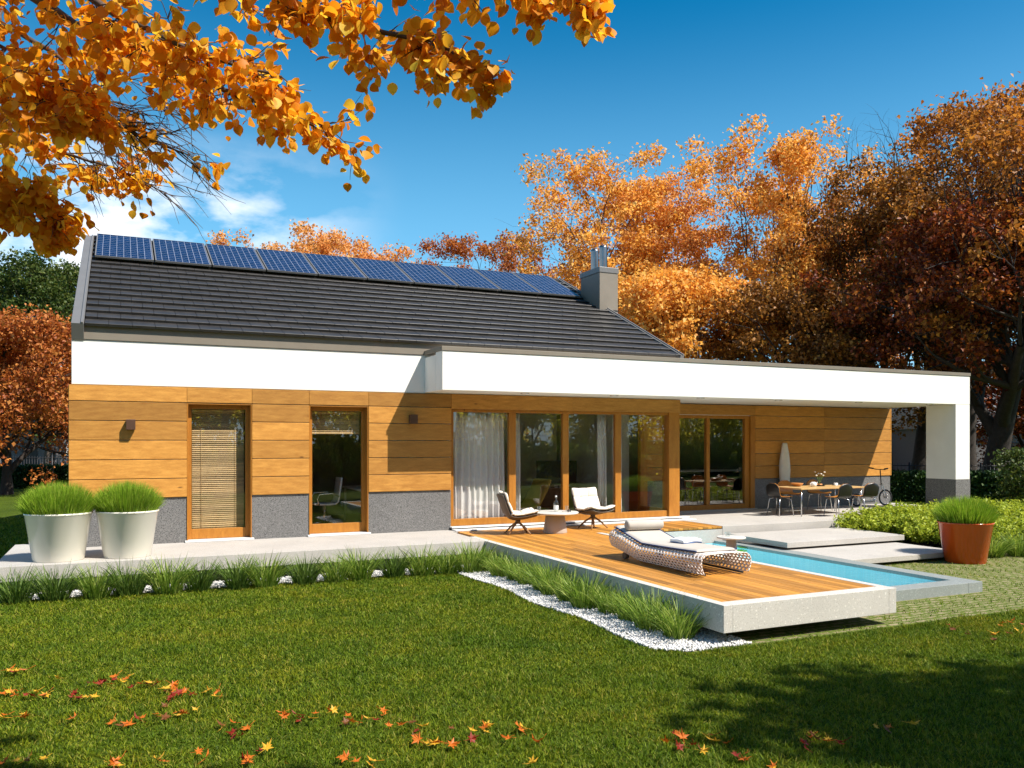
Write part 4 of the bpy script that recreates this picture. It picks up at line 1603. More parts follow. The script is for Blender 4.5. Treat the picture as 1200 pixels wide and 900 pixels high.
MB().grid(chs, 20, 6).build('seat_sling', M['yellow_cloth'], yc, solid=.05)
for sy in (-1, 1):
    MB().tube([(-.42, sy * .3, .0), (-.40, sy * .3, .27), (.1, sy * .3, .26), (.30, sy * .3, 0)], .015, 8).build('leg', M['leg_wood'], yc)
tvp = at(652, 557, 20.6)
tv = thing('television', 'black flat television on the low cabinet indoors', 'television', (tvp.x, tvp.y, .58), R(-20))
MB().box(-.5, -.02, .08, .5, .03, .66).build('screen', M['black'], tv, bevel=.004)
MB().box(-.15, -.09, 0, .15, .09, .015).build('foot', M['black'], tv)
MB().box(-.03, -.01, .012, .03, .02, .1).build('stand', M['black'], tv)
sbp = thing('sideboard', 'low brown cabinet under the television indoors', 'cabinet', (tvp.x - .1, tvp.y, .03), R(-20))
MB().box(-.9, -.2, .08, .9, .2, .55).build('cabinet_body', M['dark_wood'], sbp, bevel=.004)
for k in range(3):
    MB().box(-.88 + k * .595, -.222, .1, -.31 + k * .595, -.202, .53).build('cabinet_door', M['dark_wood'], sbp, bevel=.003)
for sx in (-1, 1):
    MB().box(sx * .8 - .04, -.16, 0, sx * .8 + .04, .16, .079).build('leg', M['black'], sbp)
kc = thing('kitchen_counter', 'black kitchen counter with a white worktop behind the terrace door', 'kitchen counter', (14.9, 3.6, .03))
MB().box(-1.4, -.35, 0, 1.4, .35, .86).build('counter_body', M['black'], kc, bevel=.004)
MB().box(-1.43, -.38, .862, 1.43, .38, .90).build('worktop', M['white_metal'], kc, bevel=.004)
dc = dining_chair((14.2, 2.6, .03), R(100), 'dark chair indoors in front of the kitchen counter')
dc['group'] = 'indoor chairs'

# ------------------------------------------------------------------ foliage tools
def leaf_cloud(name, P, size, seed, flat=0.0, fold=0.25, aspect=1.35):
    """one folded leaf (two quads) at each point of P"""
    g = np.random.default_rng(seed)
    n = len(P)
    s = size * g.uniform(0.6, 1.3, n)
    th = g.uniform(0, 2 * np.pi, n)
    ph = g.normal(0.35, 0.75, n) * (1 - flat)
    ax = np.stack([np.cos(th) * np.cos(ph), np.sin(th) * np.cos(ph), -np.sin(ph)], 1)
    up = np.stack([g.normal(0, .6, n), g.normal(0, .6, n), np.ones(n)], 1)
    sd_ = np.cross(ax, up)
    sd_ /= np.linalg.norm(sd_, axis=1, keepdims=True) + 1e-9
    nr = np.cross(sd_, ax)
    L_ = (s * aspect)[:, None]
    W_ = (s * 0.5)[:, None]
    lift = nr * (s * fold)[:, None]
    v0 = P
    v1 = P + ax * L_ * .38 + sd_ * W_ + lift
    v2 = P + ax * L_ * 1.0
    v3 = P + ax * L_ * .38 - sd_ * W_ + lift
    V = np.stack([v0, v1, v2, v3], 1).reshape(-1, 3)
    b = (np.arange(n) * 4)[:, None]
    T = np.concatenate([np.concatenate([b, b + 1, b + 2], 1), np.concatenate([b, b + 2, b + 3], 1)])
    return np_mesh(name, V, None, T)


def grow_tree(seed, H, W, trunk_r, fork=0.25, limbs=6, levels=4, kids=(6, 5, 4, 3), ang=(28, 55), leaves=40000, lsize=0.16, clump=0.32, trunks=1, bare=0.0, low=0.0, gap=0.0):
    g = random.Random(seed)
    ng = np.random.default_rng(seed)
    tubes, tips = [], []

    def rv():
        return Vector((g.uniform(-1, 1), g.uniform(-1, 1), g.uniform(-1, 1)))

    def go(p, d, L, r, lev):
        n = 5 if lev < 3 else 3
        pts, rs = [p.copy()], [r]
        dd = d.copy()
        for i in range(n):
            dd = (dd + rv() * (0.10 + .05 * lev) + Vector((0, 0, 0.06 if lev else .02))).normalized()
            p = p + dd * (L / n)
            pts.append(p.copy())
            rs.append(r * (1 - 0.5 * (i + 1) / n))
        tubes.append((pts, rs, lev))
        if lev >= levels:
            tips.append((pts[0], pts[-1]))
            return
        k = kids[min(lev, len(kids) - 1)]
        az0 = g.uniform(0, 6.28)
        for c in range(k):
            t = (fork + (1 - fork) * (c + .6) / k) if lev == 0 else g.uniform(.3, 1.0)
            if c == k - 1:
                t = 1.0
            i = min(int(t * n), n - 1)
            f = t * n - i
            q = pts[i].lerp(pts[i + 1], f)
            a = R(g.uniform(*ang)) * (1.0 if c < k - 1 else 0.4)
            ax0 = dd.orthogonal().normalized()
            ax0.rotate(Matrix.Rotation(az0 + c * 2.4 + g.uniform(-.4, .4), 3, dd))
            nd = (dd * math.cos(a) + ax0 * math.sin(a)).normalized()
            if lev >= 1:
                nd = (nd + Vector((0, 0, g.uniform(-.15 - low, .25)))).normalized()
            go(q, nd, L * g.uniform(.52, .78), rs[i] * g.uniform(.5, .68), lev + 1)
    for tk in range(trunks):
        a = 6.28 * tk / max(1, trunks) + seed
        d0 = Vector((math.cos(a) * .28, math.sin(a) * .28, 1)).normalized() if trunks > 1 else Vector((g.uniform(-.05, .05), g.uniform(-.05, .05), 1)).normalized()
        go(Vector((math.cos(a) * .1 * (trunks > 1), math.sin(a) * .1 * (trunks > 1), 0)), d0, H * .42, trunk_r, 0)
    A = np.array([t[0][:] for t in tips])
    B = np.array([t[1][:] for t in tips])
    keep = ng.uniform(0, 1, len(A)) > bare
    if bare > 0:
        hi = (B[:, 2] > np.percentile(B[:, 2], 62))
        keep = ~(hi & (ng.uniform(0, 1, len(A)) < bare * 1.6)) & (ng.uniform(0, 1, len(A)) > gap)
    elif gap:
        keep = ng.uniform(0, 1, len(A)) > gap
    A2, B2 = A[keep], B[keep]
    i = ng.integers(0, len(A2), leaves)
    t = ng.uniform(0.1, 1.15, (leaves, 1))
    t = np.where(ng.uniform(0, 1, (leaves, 1)) < 0.75, ng.uniform(0.75, 1.1, (leaves, 1)), t)
    zmax = max(np.percentile(B[:, 2], 90), 0.1)
    rad = np.percentile(np.hypot(B[:, 0], B[:, 1]), 92)
    sz, sx = H / zmax, (W / 2) / rad

    def warp(Q):
        Q = np.array(Q, dtype=float) * np.array([sx, sx, sz])
        k = 0.72 * H
        Q[..., 2] = np.where(Q[..., 2] > k, k + (H - k) * np.tanh((Q[..., 2] - k) / (H - k)), Q[..., 2])
        rr = np.hypot(Q[..., 0], Q[..., 1])
        k2 = 0.38 * W
        rn = np.where(rr > k2, k2 + (W * .52 - k2) * np.tanh((rr - k2) / (W * .52 - k2)), rr)
        f = rn / np.maximum(rr, 1e-6)
        Q[..., 0] *= f
        Q[..., 1] *= f
        return Q
    cl = ng.normal(0, clump, (leaves, 3)) * np.array([1, 1, .7])
    P = warp(A2)[i] * (1 - t) + warp(B2)[i] * t + cl
    P[:, 2] = np.maximum(P[:, 2], 0.25)
    mb = MB()
    for pts, rs, lev in tubes:
        pp = [Vector(q) for q in warp(np.array([q[:] for q in pts]))]
        if lev == 0:
            pp[0].z = -0.1
            rs = [rs[0] * 1.35] + rs[1:]
        mb.tube(pp, rs, (9, 7, 5, 4, 3)[min(lev, 4)], cap=False)
    return mb.mesh('trunk'), leaf_cloud('crown', P, lsize, seed)


def place_tree(meshes, loc, lab, name, mb_, ml, group, rz=0.0, s=1.0):
    t = thing(name, lab, 'tree', loc, rz, group)
    t.scale = (s, s, s)
    link('trunk', meshes[0], mb_, t)
    link('crown', meshes[1], ml, t)
    return t


def gp(px, d):
    q = at(px, 518, d)
    return (q.x, q.y, GZ)


G1 = 'autumn trees behind the house'
# px, dist, top-y px, width m, kind
spec = [
    (405, 58, 262, 17, 'leaf_orange', 'small pale orange tree top showing over the solar panels'),
    (560, 58, 268, 17, 'leaf_rust', 'rust red tree top showing above the right roof ridge'),
    (680, 47, 212, 13, 'leaf_gold_far', 'golden orange tree standing directly behind the chimney'),
    (772, 50, 208, 11, 'leaf_orange', 'pale orange tree standing just right of the chimney'),
    (905, 44, 165, 12, 'leaf_gold_far', 'tall open golden tree with bare limbs behind the canopy'),
    (975, 53, 250, 12, 'leaf_orange', 'broad orange tree filling the gap right of the tall open tree'),
    (810, 40, 325, 10, 'leaf_gold_far', 'low bright golden tree behind the roof end'),
]
M['leaf_gold_far'] = leaf_mat('amber_leaf', [(0, (0.52, 0.21, 0.03)), (0.4, (0.78, 0.38, 0.06)), (0.75, (0.86, 0.50, 0.12)), (1, (0.88, 0.62, 0.22))], 0.42)
for i, (px, d, ty, W, ml, lab) in enumerate(spec):
    Ht = (518 - ty) / 981 * d + 1.7 - GZ
    opn = i == 4
    me = grow_tree(100 + i, Ht, W, 0.26, 0.18 if not opn else 0.3, 6, 4, (7, 5, 4, 3), (18, 42) if opn else (25, 52), 34000 if not opn else 24000, 0.14, 0.29, 1, 0, 0.12, 0.36 if not opn else 0.5)
    place_tree(me, gp(px, d), lab, 'autumn_tree', M['bark'], M[ml], G1, i * 1.3)

G2 = 'dark autumn trees at the right edge'
spec = [
    (1163, 33, 235, 15, 0.50, 'leaf_red', 'big red maple, leaves coloured darker as shade, with a forked trunk behind the canopy end', 0.30),
    (1075, 38, 215, 13, 0.42, 'leaf_brown', 'brown leaved tree with a thick trunk seen under the canopy', 0.3),
    (1040, 41, 128, 10, 0.26, 'leaf_brown', 'thinly leaved tree with bare top twigs left of the red maple', 0.3),
    (1250, 30, 70, 12, 0.40, 'leaf_russet', 'russet tree half outside the right edge of the picture', 0.3),
    (960, 37, 330, 10, 0.28, 'leaf_brown', 'low brown tree behind the middle of the canopy', 0.2),
    (1135, 39, 112, 11, 0.32, 'leaf_russet', 'tall russet tree with open branches rising above the red maple', 0.3),
]
M['leaf_russet'] = leaf_mat('russet_leaf', [(0, (0.20, 0.07, 0.012)), (0.5, (0.42, 0.155, 0.022)), (1, (0.62, 0.28, 0.045))], 0.36)
for i, (px, d, ty, W, tr, ml, lab, fk) in enumerate(spec):
    Ht = (518 - ty) / 981 * d + 1.7 - GZ
    thin = i == 2
    me = grow_tree(200 + i, Ht, W, tr, fk, 6, 4, (6, 5, 5, 3), (25, 50), 20000 if thin else (38000, 34000, 0, 20000, 36000, 18000)[i], 0.13, 0.29, 1, 0.75 if thin else 0.0, 0.2, (0.38, 0.42, 0.4, 0.6, 0.3, 0.6)[i])
    place_tree(me, gp(px, d), lab, 'autumn_tree', M['bark_dark'], M[ml], G2, i * 2.1)

me = grow_tree(207, 6.5, 9.0, 0.2, 0.1, 6, 4, (8, 6, 4, 3), (30, 65), 30000, 0.13, 0.3, 1, 0, 0.35, 0.1)
place_tree(me, gp(1212, 43), 'low red tree, leaves coloured darker as shade, filling the gap beyond the red maple trunk', 'autumn_tree', M['bark_dark'], M['leaf_red'], G2)
me = grow_tree(208, 1.9, 1.7, 0.04, 0.05, 6, 3, (9, 6, 4), (30, 65), 4200, 0.07, 0.1, 1, 0, 0.3)
t = place_tree(me, gp(1214, 21), 'small green bush at the right picture edge in front of the dark hedge', 'green_bush', M['bark_dark'], M['leaf_green'], None)
t['category'] = 'bush'
G3 = 'trees and bushes beyond the left garden'
me = grow_tree(301, 7.0, 8.5, 0.2, 0.12, 6, 4, (8, 6, 4, 3), (30, 65), 42000, 0.11, 0.26, 1, 0, 0.35)
place_tree(me, gp(8, 34), 'dense red orange tree at the left edge in front of the grey barn', 'autumn_tree', M['bark_dark'], M['leaf_rust'], G3)
me = grow_tree(302, 14.5, 11, 0.25, 0.2, 6, 4, (7, 5, 4, 3), (25, 55), 36000, 0.16, 0.34, 1, 0, 0.2)
place_tree(me, gp(55, 58), 'green tree rising behind the red orange one at the left', 'green_tree', M['bark'], M['leaf_green'], G3)
me = grow_tree(303, 15.5, 12, 0.25, 0.2, 6, 4, (7, 5, 4, 3), (25, 55), 30000, 0.17, 0.34, 1, 0, 0.2)
place_tree(me, gp(-10, 66), 'green tree at the far left, half hidden by the hanging branches', 'green_tree', M['bark'], M['leaf_green'], G3)


# ------------------------------------------------------------------ hedges, fences, neighbours
def hedge(p0, p1, w, h, n, lab, seed):
    g = np.random.default_rng(seed)
    p0, p1 = Vector(p0), Vector(p1)
    L_ = (p1 - p0).length
    d = (p1 - p0).normalized()
    nr = Vector((-d.y, d.x, 0))
    s = g.uniform(0, L_, n)
    a = g.uniform(-w / 2, w / 2, n)
    z = g.uniform(0, h, n)
    k = g.integers(0, 4, n)
    a = np.where(k == 0, -w / 2 + g.normal(0, .05, n), np.where(k == 1, w / 2 + g.normal(0, .05, n), a))
    z = np.where(k >= 2, h + g.normal(0, .04, n), z)
    P = np.array(p0)[None] + s[:, None] * np.array(d) + a[:, None] * np.array(nr) + np.stack([np.zeros(n)] * 2 + [z], 1)
    t = thing('hedge', lab, 'hedge')
    link('foliage', leaf_cloud('foliage', P, 0.09, seed), M['hedge'], t)
    c = MB()
    q = [p0 + nr * (w / 2 - .06), p0 - nr * (w / 2 - .06), p1 - nr * (w / 2 - .06), p1 + nr * (w / 2 - .06)]
    c.prism([(v.x, v.y) for v in q], GZ, GZ + h - .06)
    c.build('inner_twigs', M['hedge'], t)


def fence(p0, p1, h, lab, step=0.13):
    p0, p1 = Vector(p0), Vector(p1)
    L_ = (p1 - p0).length
    d = (p1 - p0).normalized()
    t = thing('metal_fence', lab, 'fence')
    m = MB()
    n = int(L_ / step)
    for i in range(n):
        q = p0 + d * (i * step)
        m.tube([(q.x, q.y, GZ + .1), (q.x, q.y, GZ + h)], 0.011, 4)
    m.build('bars', M['dark_metal'], t)
    for zz in (.15, h - .08):
        MB().tube([(p0.x, p0.y, GZ + zz), (p1.x, p1.y, GZ + zz)], .02, 6).build('rail', M['dark_metal'], t)
    for i in range(int(L_ / 2.5) + 1):
        q = p0 + d * min(L_, i * 2.5)
        MB().tube([(q.x, q.y, GZ - .1), (q.x, q.y, GZ + h + .05)], .035, 6).build('post', M['dark_metal'], t)


def xy(px, d):
    q = at(px, 518, d)
    return Vector((q.x, q.y, GZ))


hedge(xy(-60, 38.7), xy(100, 38.7), 0.9, 0.95, 16000, 'clipped green hedge at the left behind the white planters', 11)
hedge(xy(985, 31), xy(1230, 29), 1.0, 0.98, 22000, 'clipped dark hedge behind the canopy pillar', 12)
fence(xy(-60, 40.5), xy(110, 40.5), 1.45, 'dark bar fence behind the left hedge')
fence(xy(985, 33), xy(1235, 31.2), 1.3, 'dark bar fence behind the hedge at the right')


def neighbour(px, d, w, dep, h, rh, rz, wall, lab):
    q = at(px, 518, d)
    t = thing('neighbour_house', lab, 'house', (q.x, q.y, GZ), rz)
    MB().box(-w / 2, 0, 0, w / 2, dep, h).build('wall', wall, t)
    r = MB()
    r.extrude_x([(-.4, h + .002), (dep / 2, h + rh), (dep + .4, h + .002)][::-1], -w / 2 - .3, w / 2 + .3)
    r.build('roof', M['verge'], t)
    n = max(1, int(w / 3))
    for i in range(n):
        x = -w / 2 + (i + .5) * w / n
        if i == n // 2:
            o = MB().box(x - .5, -.05, 0.02, x + .5, -.003, 2.1).build('door', M['dark_metal'], t)
        else:
            o = MB().box(x - .6, -.06, .9, x + .6, -.003, 2.1).build('window', M['white_metal'], t)
            MB().box(x - .52, -.075, .98, x + .52, -.062, 2.02).build('pane', M['glass'], o)
    return t


M['grey_wall'] = simple('grey_render', (0.15, 0.14, 0.145), 0.9, var=0.06)
M['beige_wall'] = simple('beige_render', (0.25, 0.23, 0.2), 0.9, var=0.06)
neighbour(1062, 62, 15, 9, 3.0, 2.6, R(-22), M['beige_wall'], 'beige neighbour house seen through the gap under the canopy')
neighbour(1195, 54, 11, 8, 3.0, 2.6, R(-25), M['grey_wall'], 'grey neighbour house behind the red maple trunk')
neighbour(35, 62, 9, 9, 3.0, 5.0, R(-5), M['grey_wall'], 'grey gabled neighbour house behind the left hedge')


# ------------------------------------------------------------------ yellow-green shrubs
def shrub_mesh(seed, r, h, n):
    g = np.random.default_rng(seed)
    ns = 150
    a = g.uniform(0, 2 * np.pi, ns)
    q = np.sqrt(g.uniform(0, 1, ns))
    tilt = q * 1.05 + g.normal(0, .1, ns)
    D = np.stack([np.cos(a) * np.sin(tilt), np.sin(a) * np.sin(tilt), np.cos(tilt)], 1)
    B = np.stack([np.cos(a) * q * r * .35, np.sin(a) * q * r * .35, np.zeros(ns)], 1)
    L_ = (h / np.maximum(.45, np.cos(tilt) * .5 + .5)) * g.uniform(.8, 1.12, ns)
    i = g.integers(0, ns, n)
    t = g.uniform(.35, 1.05, n)
    P = B[i] + D[i] * (L_[i] * t)[:, None] + g.normal(0, .028, (n, 3))
    P[:, 2] = np.maximum(P[:, 2], .02)
    mb = MB()
    for k in range(ns):
        mb.tube([B[k], B[k] + D[k] * L_[k] * .55, B[k] + D[k] * L_[k]], [.006, .004, .002], 3, cap=False)
    return mb.mesh('stems'), leaf_cloud('leaves', P, 0.036, seed, 0, .2, 2.1)


shm = [shrub_mesh(40 + k, 0.62, 0.66, 13000) for k in range(3)]
G = 'yellow green shrubs right of the terrace'
row = [(15.55, -2.2, .92), (16.0, -1.95, .95), (16.45, -2.15, 1.0), (17.2, -1.9, 1.02), (17.95, -2.1, 1.0), (18.8, -1.95, 1.05), (19.7, -2.1, 1.0), (20.6, -1.9, 1.05), (21.5, -1.5, 1.0),
       (15.75, -3.2, .86), (16.3, -3.05, .9), (16.9, -3.25, .92), (17.7, -3.05, .95), (18.6, -3.2, .95), (19.5, -3.1, 1.0), (20.4, -3.0, 1.0),
       (16.0, -4.1, .8), (16.7, -4.2, .85), (17.6, -4.15, .85), (18.5, -4.2, .9), (19.4, -4.1, .9)]
for i, (x, y, s) in enumerate(row):
    lab = ('yellow green shrub in the back row beside the terrace edge' if i < 9 else 'yellow green shrub in the middle row of the bed' if i < 16 else 'yellow green shrub in the front row beside the orange planter')
    t = thing('shrub', lab, 'shrub', (x + random.uniform(-.1, .1), y + random.uniform(-.1, .1), GZ), random.uniform(0, 6), G + (', back row' if i < 9 else ', middle row' if i < 16 else ', front row'))
    t.scale = (s * 1.1, s * 1.1, s)
    link('stems', shm[i % 3][0], M['twig'], t)
    link('leaves', shm[i % 3][1], M['leaf_yellowgreen'], t)
for i, (x, y) in enumerate(((15.35, -4.85), (15.95, -5.0), (16.6, -5.0), (17.3, -5.05))):
    o = link('grass_clump', cl_b[i % 3], M['clump'], None, (x, y, GZ))
    o.scale = (1.1, 1.1, .95)
    tag(o, 'green grass clump at the foot of the shrub bed right of the orange planter', 'grass clump', 'grass clumps in front of the shrub bed')


# ------------------------------------------------------------------ near tree whose boughs hang into the picture
def overhang():
    t = thing('maple_tree', 'golden autumn tree at the left whose leafy boughs hang over the lawn', 'tree', (-4.2, -11.2, GZ))
    base = Vector((-4.2, -11.2, GZ))
    g = random.Random(5)
    ng = np.random.default_rng(5)
    trunk = MB()
    tr_pts = [Vector((0, 0, -.1)), Vector((.05, .02, 1.2)), Vector((.1, .1, 2.6)), Vector((.0, .15, 4.2)), Vector((.1, .2, 6.5)), Vector((.0, .3, 8.5))]
    trunk.tube(tr_pts, [.32, .24, .2, .17, .11, .05], 14)
    limbs = []

    def lim(pix, r0, r1, start=None):
        pts = [at(*p) - base for p in pix]
        if start is not None:
            pts = [start] + pts
        limbs.append((pts, r0, r1))
        return pts
    # boughs (photo pixel x, y, metres ahead of the camera)
    main = [
        lim([(-120, -75, 5.0), (30, -8, 4.9), (110, 45, 4.8), (210, 80, 4.7), (300, 122, 4.6), (385, 150, 4.5)], .055, .007, Vector((.05, .15, 3.4))),
        lim([(-60, -110, 4.6), (105, -2, 4.5), (180, 38, 4.4), (240, 64, 4.35), (330, 90, 4.3)], .035, .006, Vector((.05, .15, 3.9))),
        lim([(-90, -10, 5.4), (0, 26, 5.3), (75, 70, 5.2), (112, 122, 5.1), (150, 152, 5.0), (215, 180, 5.0)], .03, .005, Vector((.05, .1, 3.0))),
        lim([(-40, -170, 4.2), (200, -60, 4.0), (330, 0, 3.9), (420, 30, 3.9), (510, 52, 3.9), (560, 85, 3.9)], .035, .005, Vector((.0, .15, 4.3))),
        lim([(60, -200, 3.9), (330, -80, 3.8), (500, -30, 3.8), (590, -14, 3.8), (660, -2, 3.8), (698, 8, 3.8)], .03, .004, Vector((.0, .15, 4.6))),
        lim([(-110, 120, 5.9), (0, 150, 5.8), (60, 175, 5.7), (120, 192, 5.6), (168, 212, 5.6)], .028, .004, Vector((.05, .1, 2.6))),
        lim([(-120, 200, 5.2), (-40, 215, 5.1), (25, 235, 5.0), (62, 262, 5.0)], .022, .004, Vector((.05, .1, 2.3))),
        lim([(-100, 40, 4.8), (0, 75, 4.7), (60, 100, 4.6), (100, 130, 4.6)], .02, .004, Vector((.05, .1, 3.1))),
    ]
    # further limbs of the crown outside the picture
    for k in range(9):
        a = R(95 + k * 27)
        h = 3.2 + .5 * k
        q = Vector((math.cos(a), math.sin(a), .35))
        s = Vector((.05, .15, h))
        limbs.append(([s, s + q * 1.0, s + q * 2.1 + Vector((0, 0, .2)), s + q * 3.0], .06, .01))
    def spline(P, k=4):
        out = []
        for i in range(len(P) - 1):
            a, b, c, d = P[max(i - 1, 0)], P[i], P[i + 1], P[min(i + 2, len(P) - 1)]
            for q in range(k):
                t = q / k
                out.append(.5 * ((2 * b) + (c - a) * t + (2 * a - 5 * b + 4 * c - d) * t * t + (3 * b - a - 3 * c + d) * t ** 3)
                           + Vector((g.gauss(0, .006), g.gauss(0, .006), g.gauss(0, .006))) * (i > 0))
        return out + [P[-1]]
    limbs = [(spline(p), a, b) for p, a, b in limbs]
    wood = MB()
    for pts, r0, r1 in limbs:
        n = len(pts)
        wood.tube(pts, [r0 + (r1 - r0) * (i / (n - 1)) ** .7 for i in range(n)], 8)
    LP = []

    def twig(p, d, L, leafy, lev=0):
        n = 4
        pts = [p]
        for i in range(n):
            d = (d + Vector((g.uniform(-1, 1), g.uniform(-1, 1), g.uniform(-1, .7))) * .22).normalized()
            pts.append(pts[-1] + d * L / n)
        wood.tube(pts, [.0045, .0038, .003, .0025, .0015] if lev == 0 else [.003, .0026, .002, .0016, .001], 4, cap=False)
        if lev < 1:
            for k in range(3):
                q = pts[g.randint(1, 3)]
                nd = (d + Vector((g.uniform(-1, 1), g.uniform(-1, 1), g.uniform(-1, .6)))).normalized()
                twig(q, nd, L * g.uniform(.45, .75), leafy, lev + 1)
        if leafy:
            for k in range(leafy):
                f = g.uniform(.25, 1) * n
                i = min(int(f), n - 1)
                q = pts[i].lerp(pts[i + 1], f - i) + Vector((g.gauss(0, .03), g.gauss(0, .03), g.gauss(-.01, .03)))
                LP.append(q[:])
    # leafy twigs: (limb, first fraction, how many, leaves per twig, twig length, side spread)
    for li, f0, cnt, lv, tl in ((0, .28, 44, 6, .30), (1, .25, 36, 6, .28), (2, .2, 13, 5, .26), (3, .3, 44, 6, .23), (4, .45, 24, 5, .15), (5, .1, 30, 6, .24), (6, .15, 52, 9, .22), (7, .1, 52, 9, .28)):
        pts = limbs[li][0]
        n = len(pts) - 1
        for c in range(cnt):
            f = (f0 + (1 - f0) * (c + g.random()) / cnt) * n
            i = min(int(f), n - 1)
            q = pts[i].lerp(pts[i + 1], f - i)
            d = (pts[i + 1] - pts[i]).normalized()
            nd = (d * .5 + Vector((g.uniform(-1, 1), g.uniform(-1, 1), g.uniform(-.9, .75))).normalized()).normalized()
            fade = 1.0 if f / n < .85 else .7
            twig(q, nd, tl * g.uniform(.6, 1.2) * fade, lv)
    # leafy twigs on the stretch of each bough that lies outside the picture
    for li, f1 in ((0, .27), (1, .24), (2, .14), (3, .25), (4, .36), (5, .1), (6, .15), (7, .1)):
        pts = limbs[li][0]
        n = len(pts) - 1
        for c in range(12):
            f = f1 * (.25 + .75 * (c + g.random()) / 12) * n
            i = min(int(f), n - 1)
            nd = Vector((g.uniform(-1, .2), g.uniform(-1, 1), g.uniform(-.6, .8))).normalized()
            twig(pts[i].lerp(pts[i + 1], f - i), nd, .3 * g.uniform(.7, 1.3), 7)
    # bare twigs below the main bough
    for c in range(46):
        px, py = g.uniform(95, 190), g.uniform(95, 175)
        q = at(px, py, g.uniform(5.0, 5.7)) - base
        nd = (RGT * g.uniform(.2, 1) + Vector((0, 0, g.uniform(-.8, .1)))).normalized()
        twig(q, nd, g.uniform(.25, .42), 0)
    for li, f0, cnt in ((2, .5, 18), (5, .4, 16)):
        pts = limbs[li][0]
        n = len(pts) - 1
        for c in range(cnt):
            f = (f0 + (1 - f0) * (c + .5) / cnt) * n
            i = min(int(f), n - 1)
            twig(pts[i].lerp(pts[i + 1], f - i), (RGT * g.uniform(.3, 1) + Vector((0, 0, g.uniform(-1, .2)))).normalized(), g.uniform(.3, .5), 0)
    # off-picture crown
    A = np.array(LP)
    far = []
    for pts, r0, r1 in limbs[8:]:
        for k in range(420):
            f = g.uniform(.35, 1.0) * (len(pts) - 1)
            i = min(int(f), len(pts) - 2)
            q = pts[i].lerp(pts[i + 1], f - i)
            far.append((q.x + g.gauss(0, .4), q.y + g.gauss(0, .4), q.z + g.gauss(0, .35)))
    trunk.build('trunk', M['bark'], t)
    wood.build('branches', M['twig'], t)
    # leaves: rounded blades with a midrib fold
    P = np.concatenate([A, np.array(far)])
    n = len(P)
    s = ng.uniform(.034, .074, n)
    th = ng.uniform(0, 2 * np.pi, n)
    ph = ng.normal(.7, .55, n)
    ax = np.stack([np.cos(th) * np.cos(ph), np.sin(th) * np.cos(ph), -np.sin(ph)], 1)
    up = np.stack([ng.normal(0, .5, n), ng.normal(0, .5, n), np.ones(n)], 1)
    sdv = np.cross(ax, up)
    sdv /= np.linalg.norm(sdv, axis=1, keepdims=True)
    nr = np.cross(sdv, ax)
    out = [(0, 0), (.12, .26), (.30, .43), (.52, .47), (.74, .36), (.90, .17), (1.04, 0)]
    cols = []
    for u, w in out:
        bend = -nr * (s * .18 * u * u)[:, None]
        c = P + ax * (s * (u + .12))[:, None] + bend
        cols.append(c)
        if w:
            lift = nr * (s * .22 * w * 2 * .5)[:, None]
            cols.append(c + sdv * (s * w)[:, None] + lift)
            cols.append(c - sdv * (s * w)[:, None] + lift)
    V = np.stack(cols, 1)
    K = V.shape[1]
    # vertex order: 0 base | 1 mid,2 L,3 R | 4,5,6 | ... | last tip
    T, Q = [], []
    b = (np.arange(n) * K)[:, None]

    def tri(a, c, d):
        T.append(np.concatenate([b + a, b + c, b + d], 1))

    def quad(a, c, d, e):
        Q.append(np.concatenate([b + a, b + c, b + d, b + e], 1))
    tri(0, 2, 1)
    tri(0, 1, 3)
    for k in range(4):
        m0, m1 = 1 + 3 * k, 4 + 3 * k
        quad(m0, m0 + 1, m1 + 1, m1)
        quad(m0, m1, m1 + 2, m0 + 2)
    tri(13, 14, 16)
    tri(13, 16, 15)
    me = np_mesh('crown', V.reshape(-1, 3), np.concatenate(Q), np.concatenate(T))
    link('crown', me, M['leaf_gold'], t)


overhang()

# ------------------------------------------------------------------ trees behind and beside the viewer: they shade the lawn and show in the glass
bt1 = grow_tree(401, 15, 13, 0.42, 0.3, 6, 4, (6, 5, 4, 3), (25, 55), 26000, 0.3, 0.45, 1, 0, 0.25)
bt2 = grow_tree(402, 13, 12, 0.38, 0.3, 6, 4, (6, 5, 4, 3), (25, 55), 24000, 0.3, 0.45, 1, 0, 0.25)
G5 = 'garden trees behind the viewer, mirrored in the glass'
for i, (x, y, k, s, ml) in enumerate(((-6, -42, 0, 1.05, 'leaf_orange'), (2, -40, 1, 1.1, 'leaf_gold'), (9, -45, 0, 1.15, 'leaf_rust'), (16, -41, 1, 1.2, 'leaf_orange'), (24, -44, 0, 1.1, 'leaf_gold'), (31, -41, 1, 1.2, 'leaf_rust'), (39, -45, 0, 1.2, 'leaf_orange'), (47, -42, 1, 1.3, 'leaf_rust'), (56, -45, 0, 1.2, 'leaf_orange'), (66, -44, 1, 1.3, 'leaf_rust'))):
    ms = bt1 if k == 0 else bt2
    cm = ms[1].copy()
    cm.materials.clear()
    t = place_tree((ms[0], cm), (x, y, GZ), ['orange', 'golden', 'rust red', 'orange', 'golden', 'rust red', 'orange', 'rust red', 'orange', 'rust red'][i] + ' garden tree in the row behind the viewer', 'autumn_tree', M['bark_dark'], M[ml], G5, i * 1.1, s)
M['leaf_border'] = leaf_mat('border_leaf', [(0, (0.34, 0.36, 0.02)), (0.5, (0.64, 0.60, 0.05)), (1, (0.82, 0.76, 0.10))], 0.65)
bt4 = grow_tree(404, 6.2, 7.0, 0.16, 0.12, 6, 4, (7, 5, 4, 3), (30, 62), 6500, 0.17, 0.32, 1, 0, 0.3, 0.2)
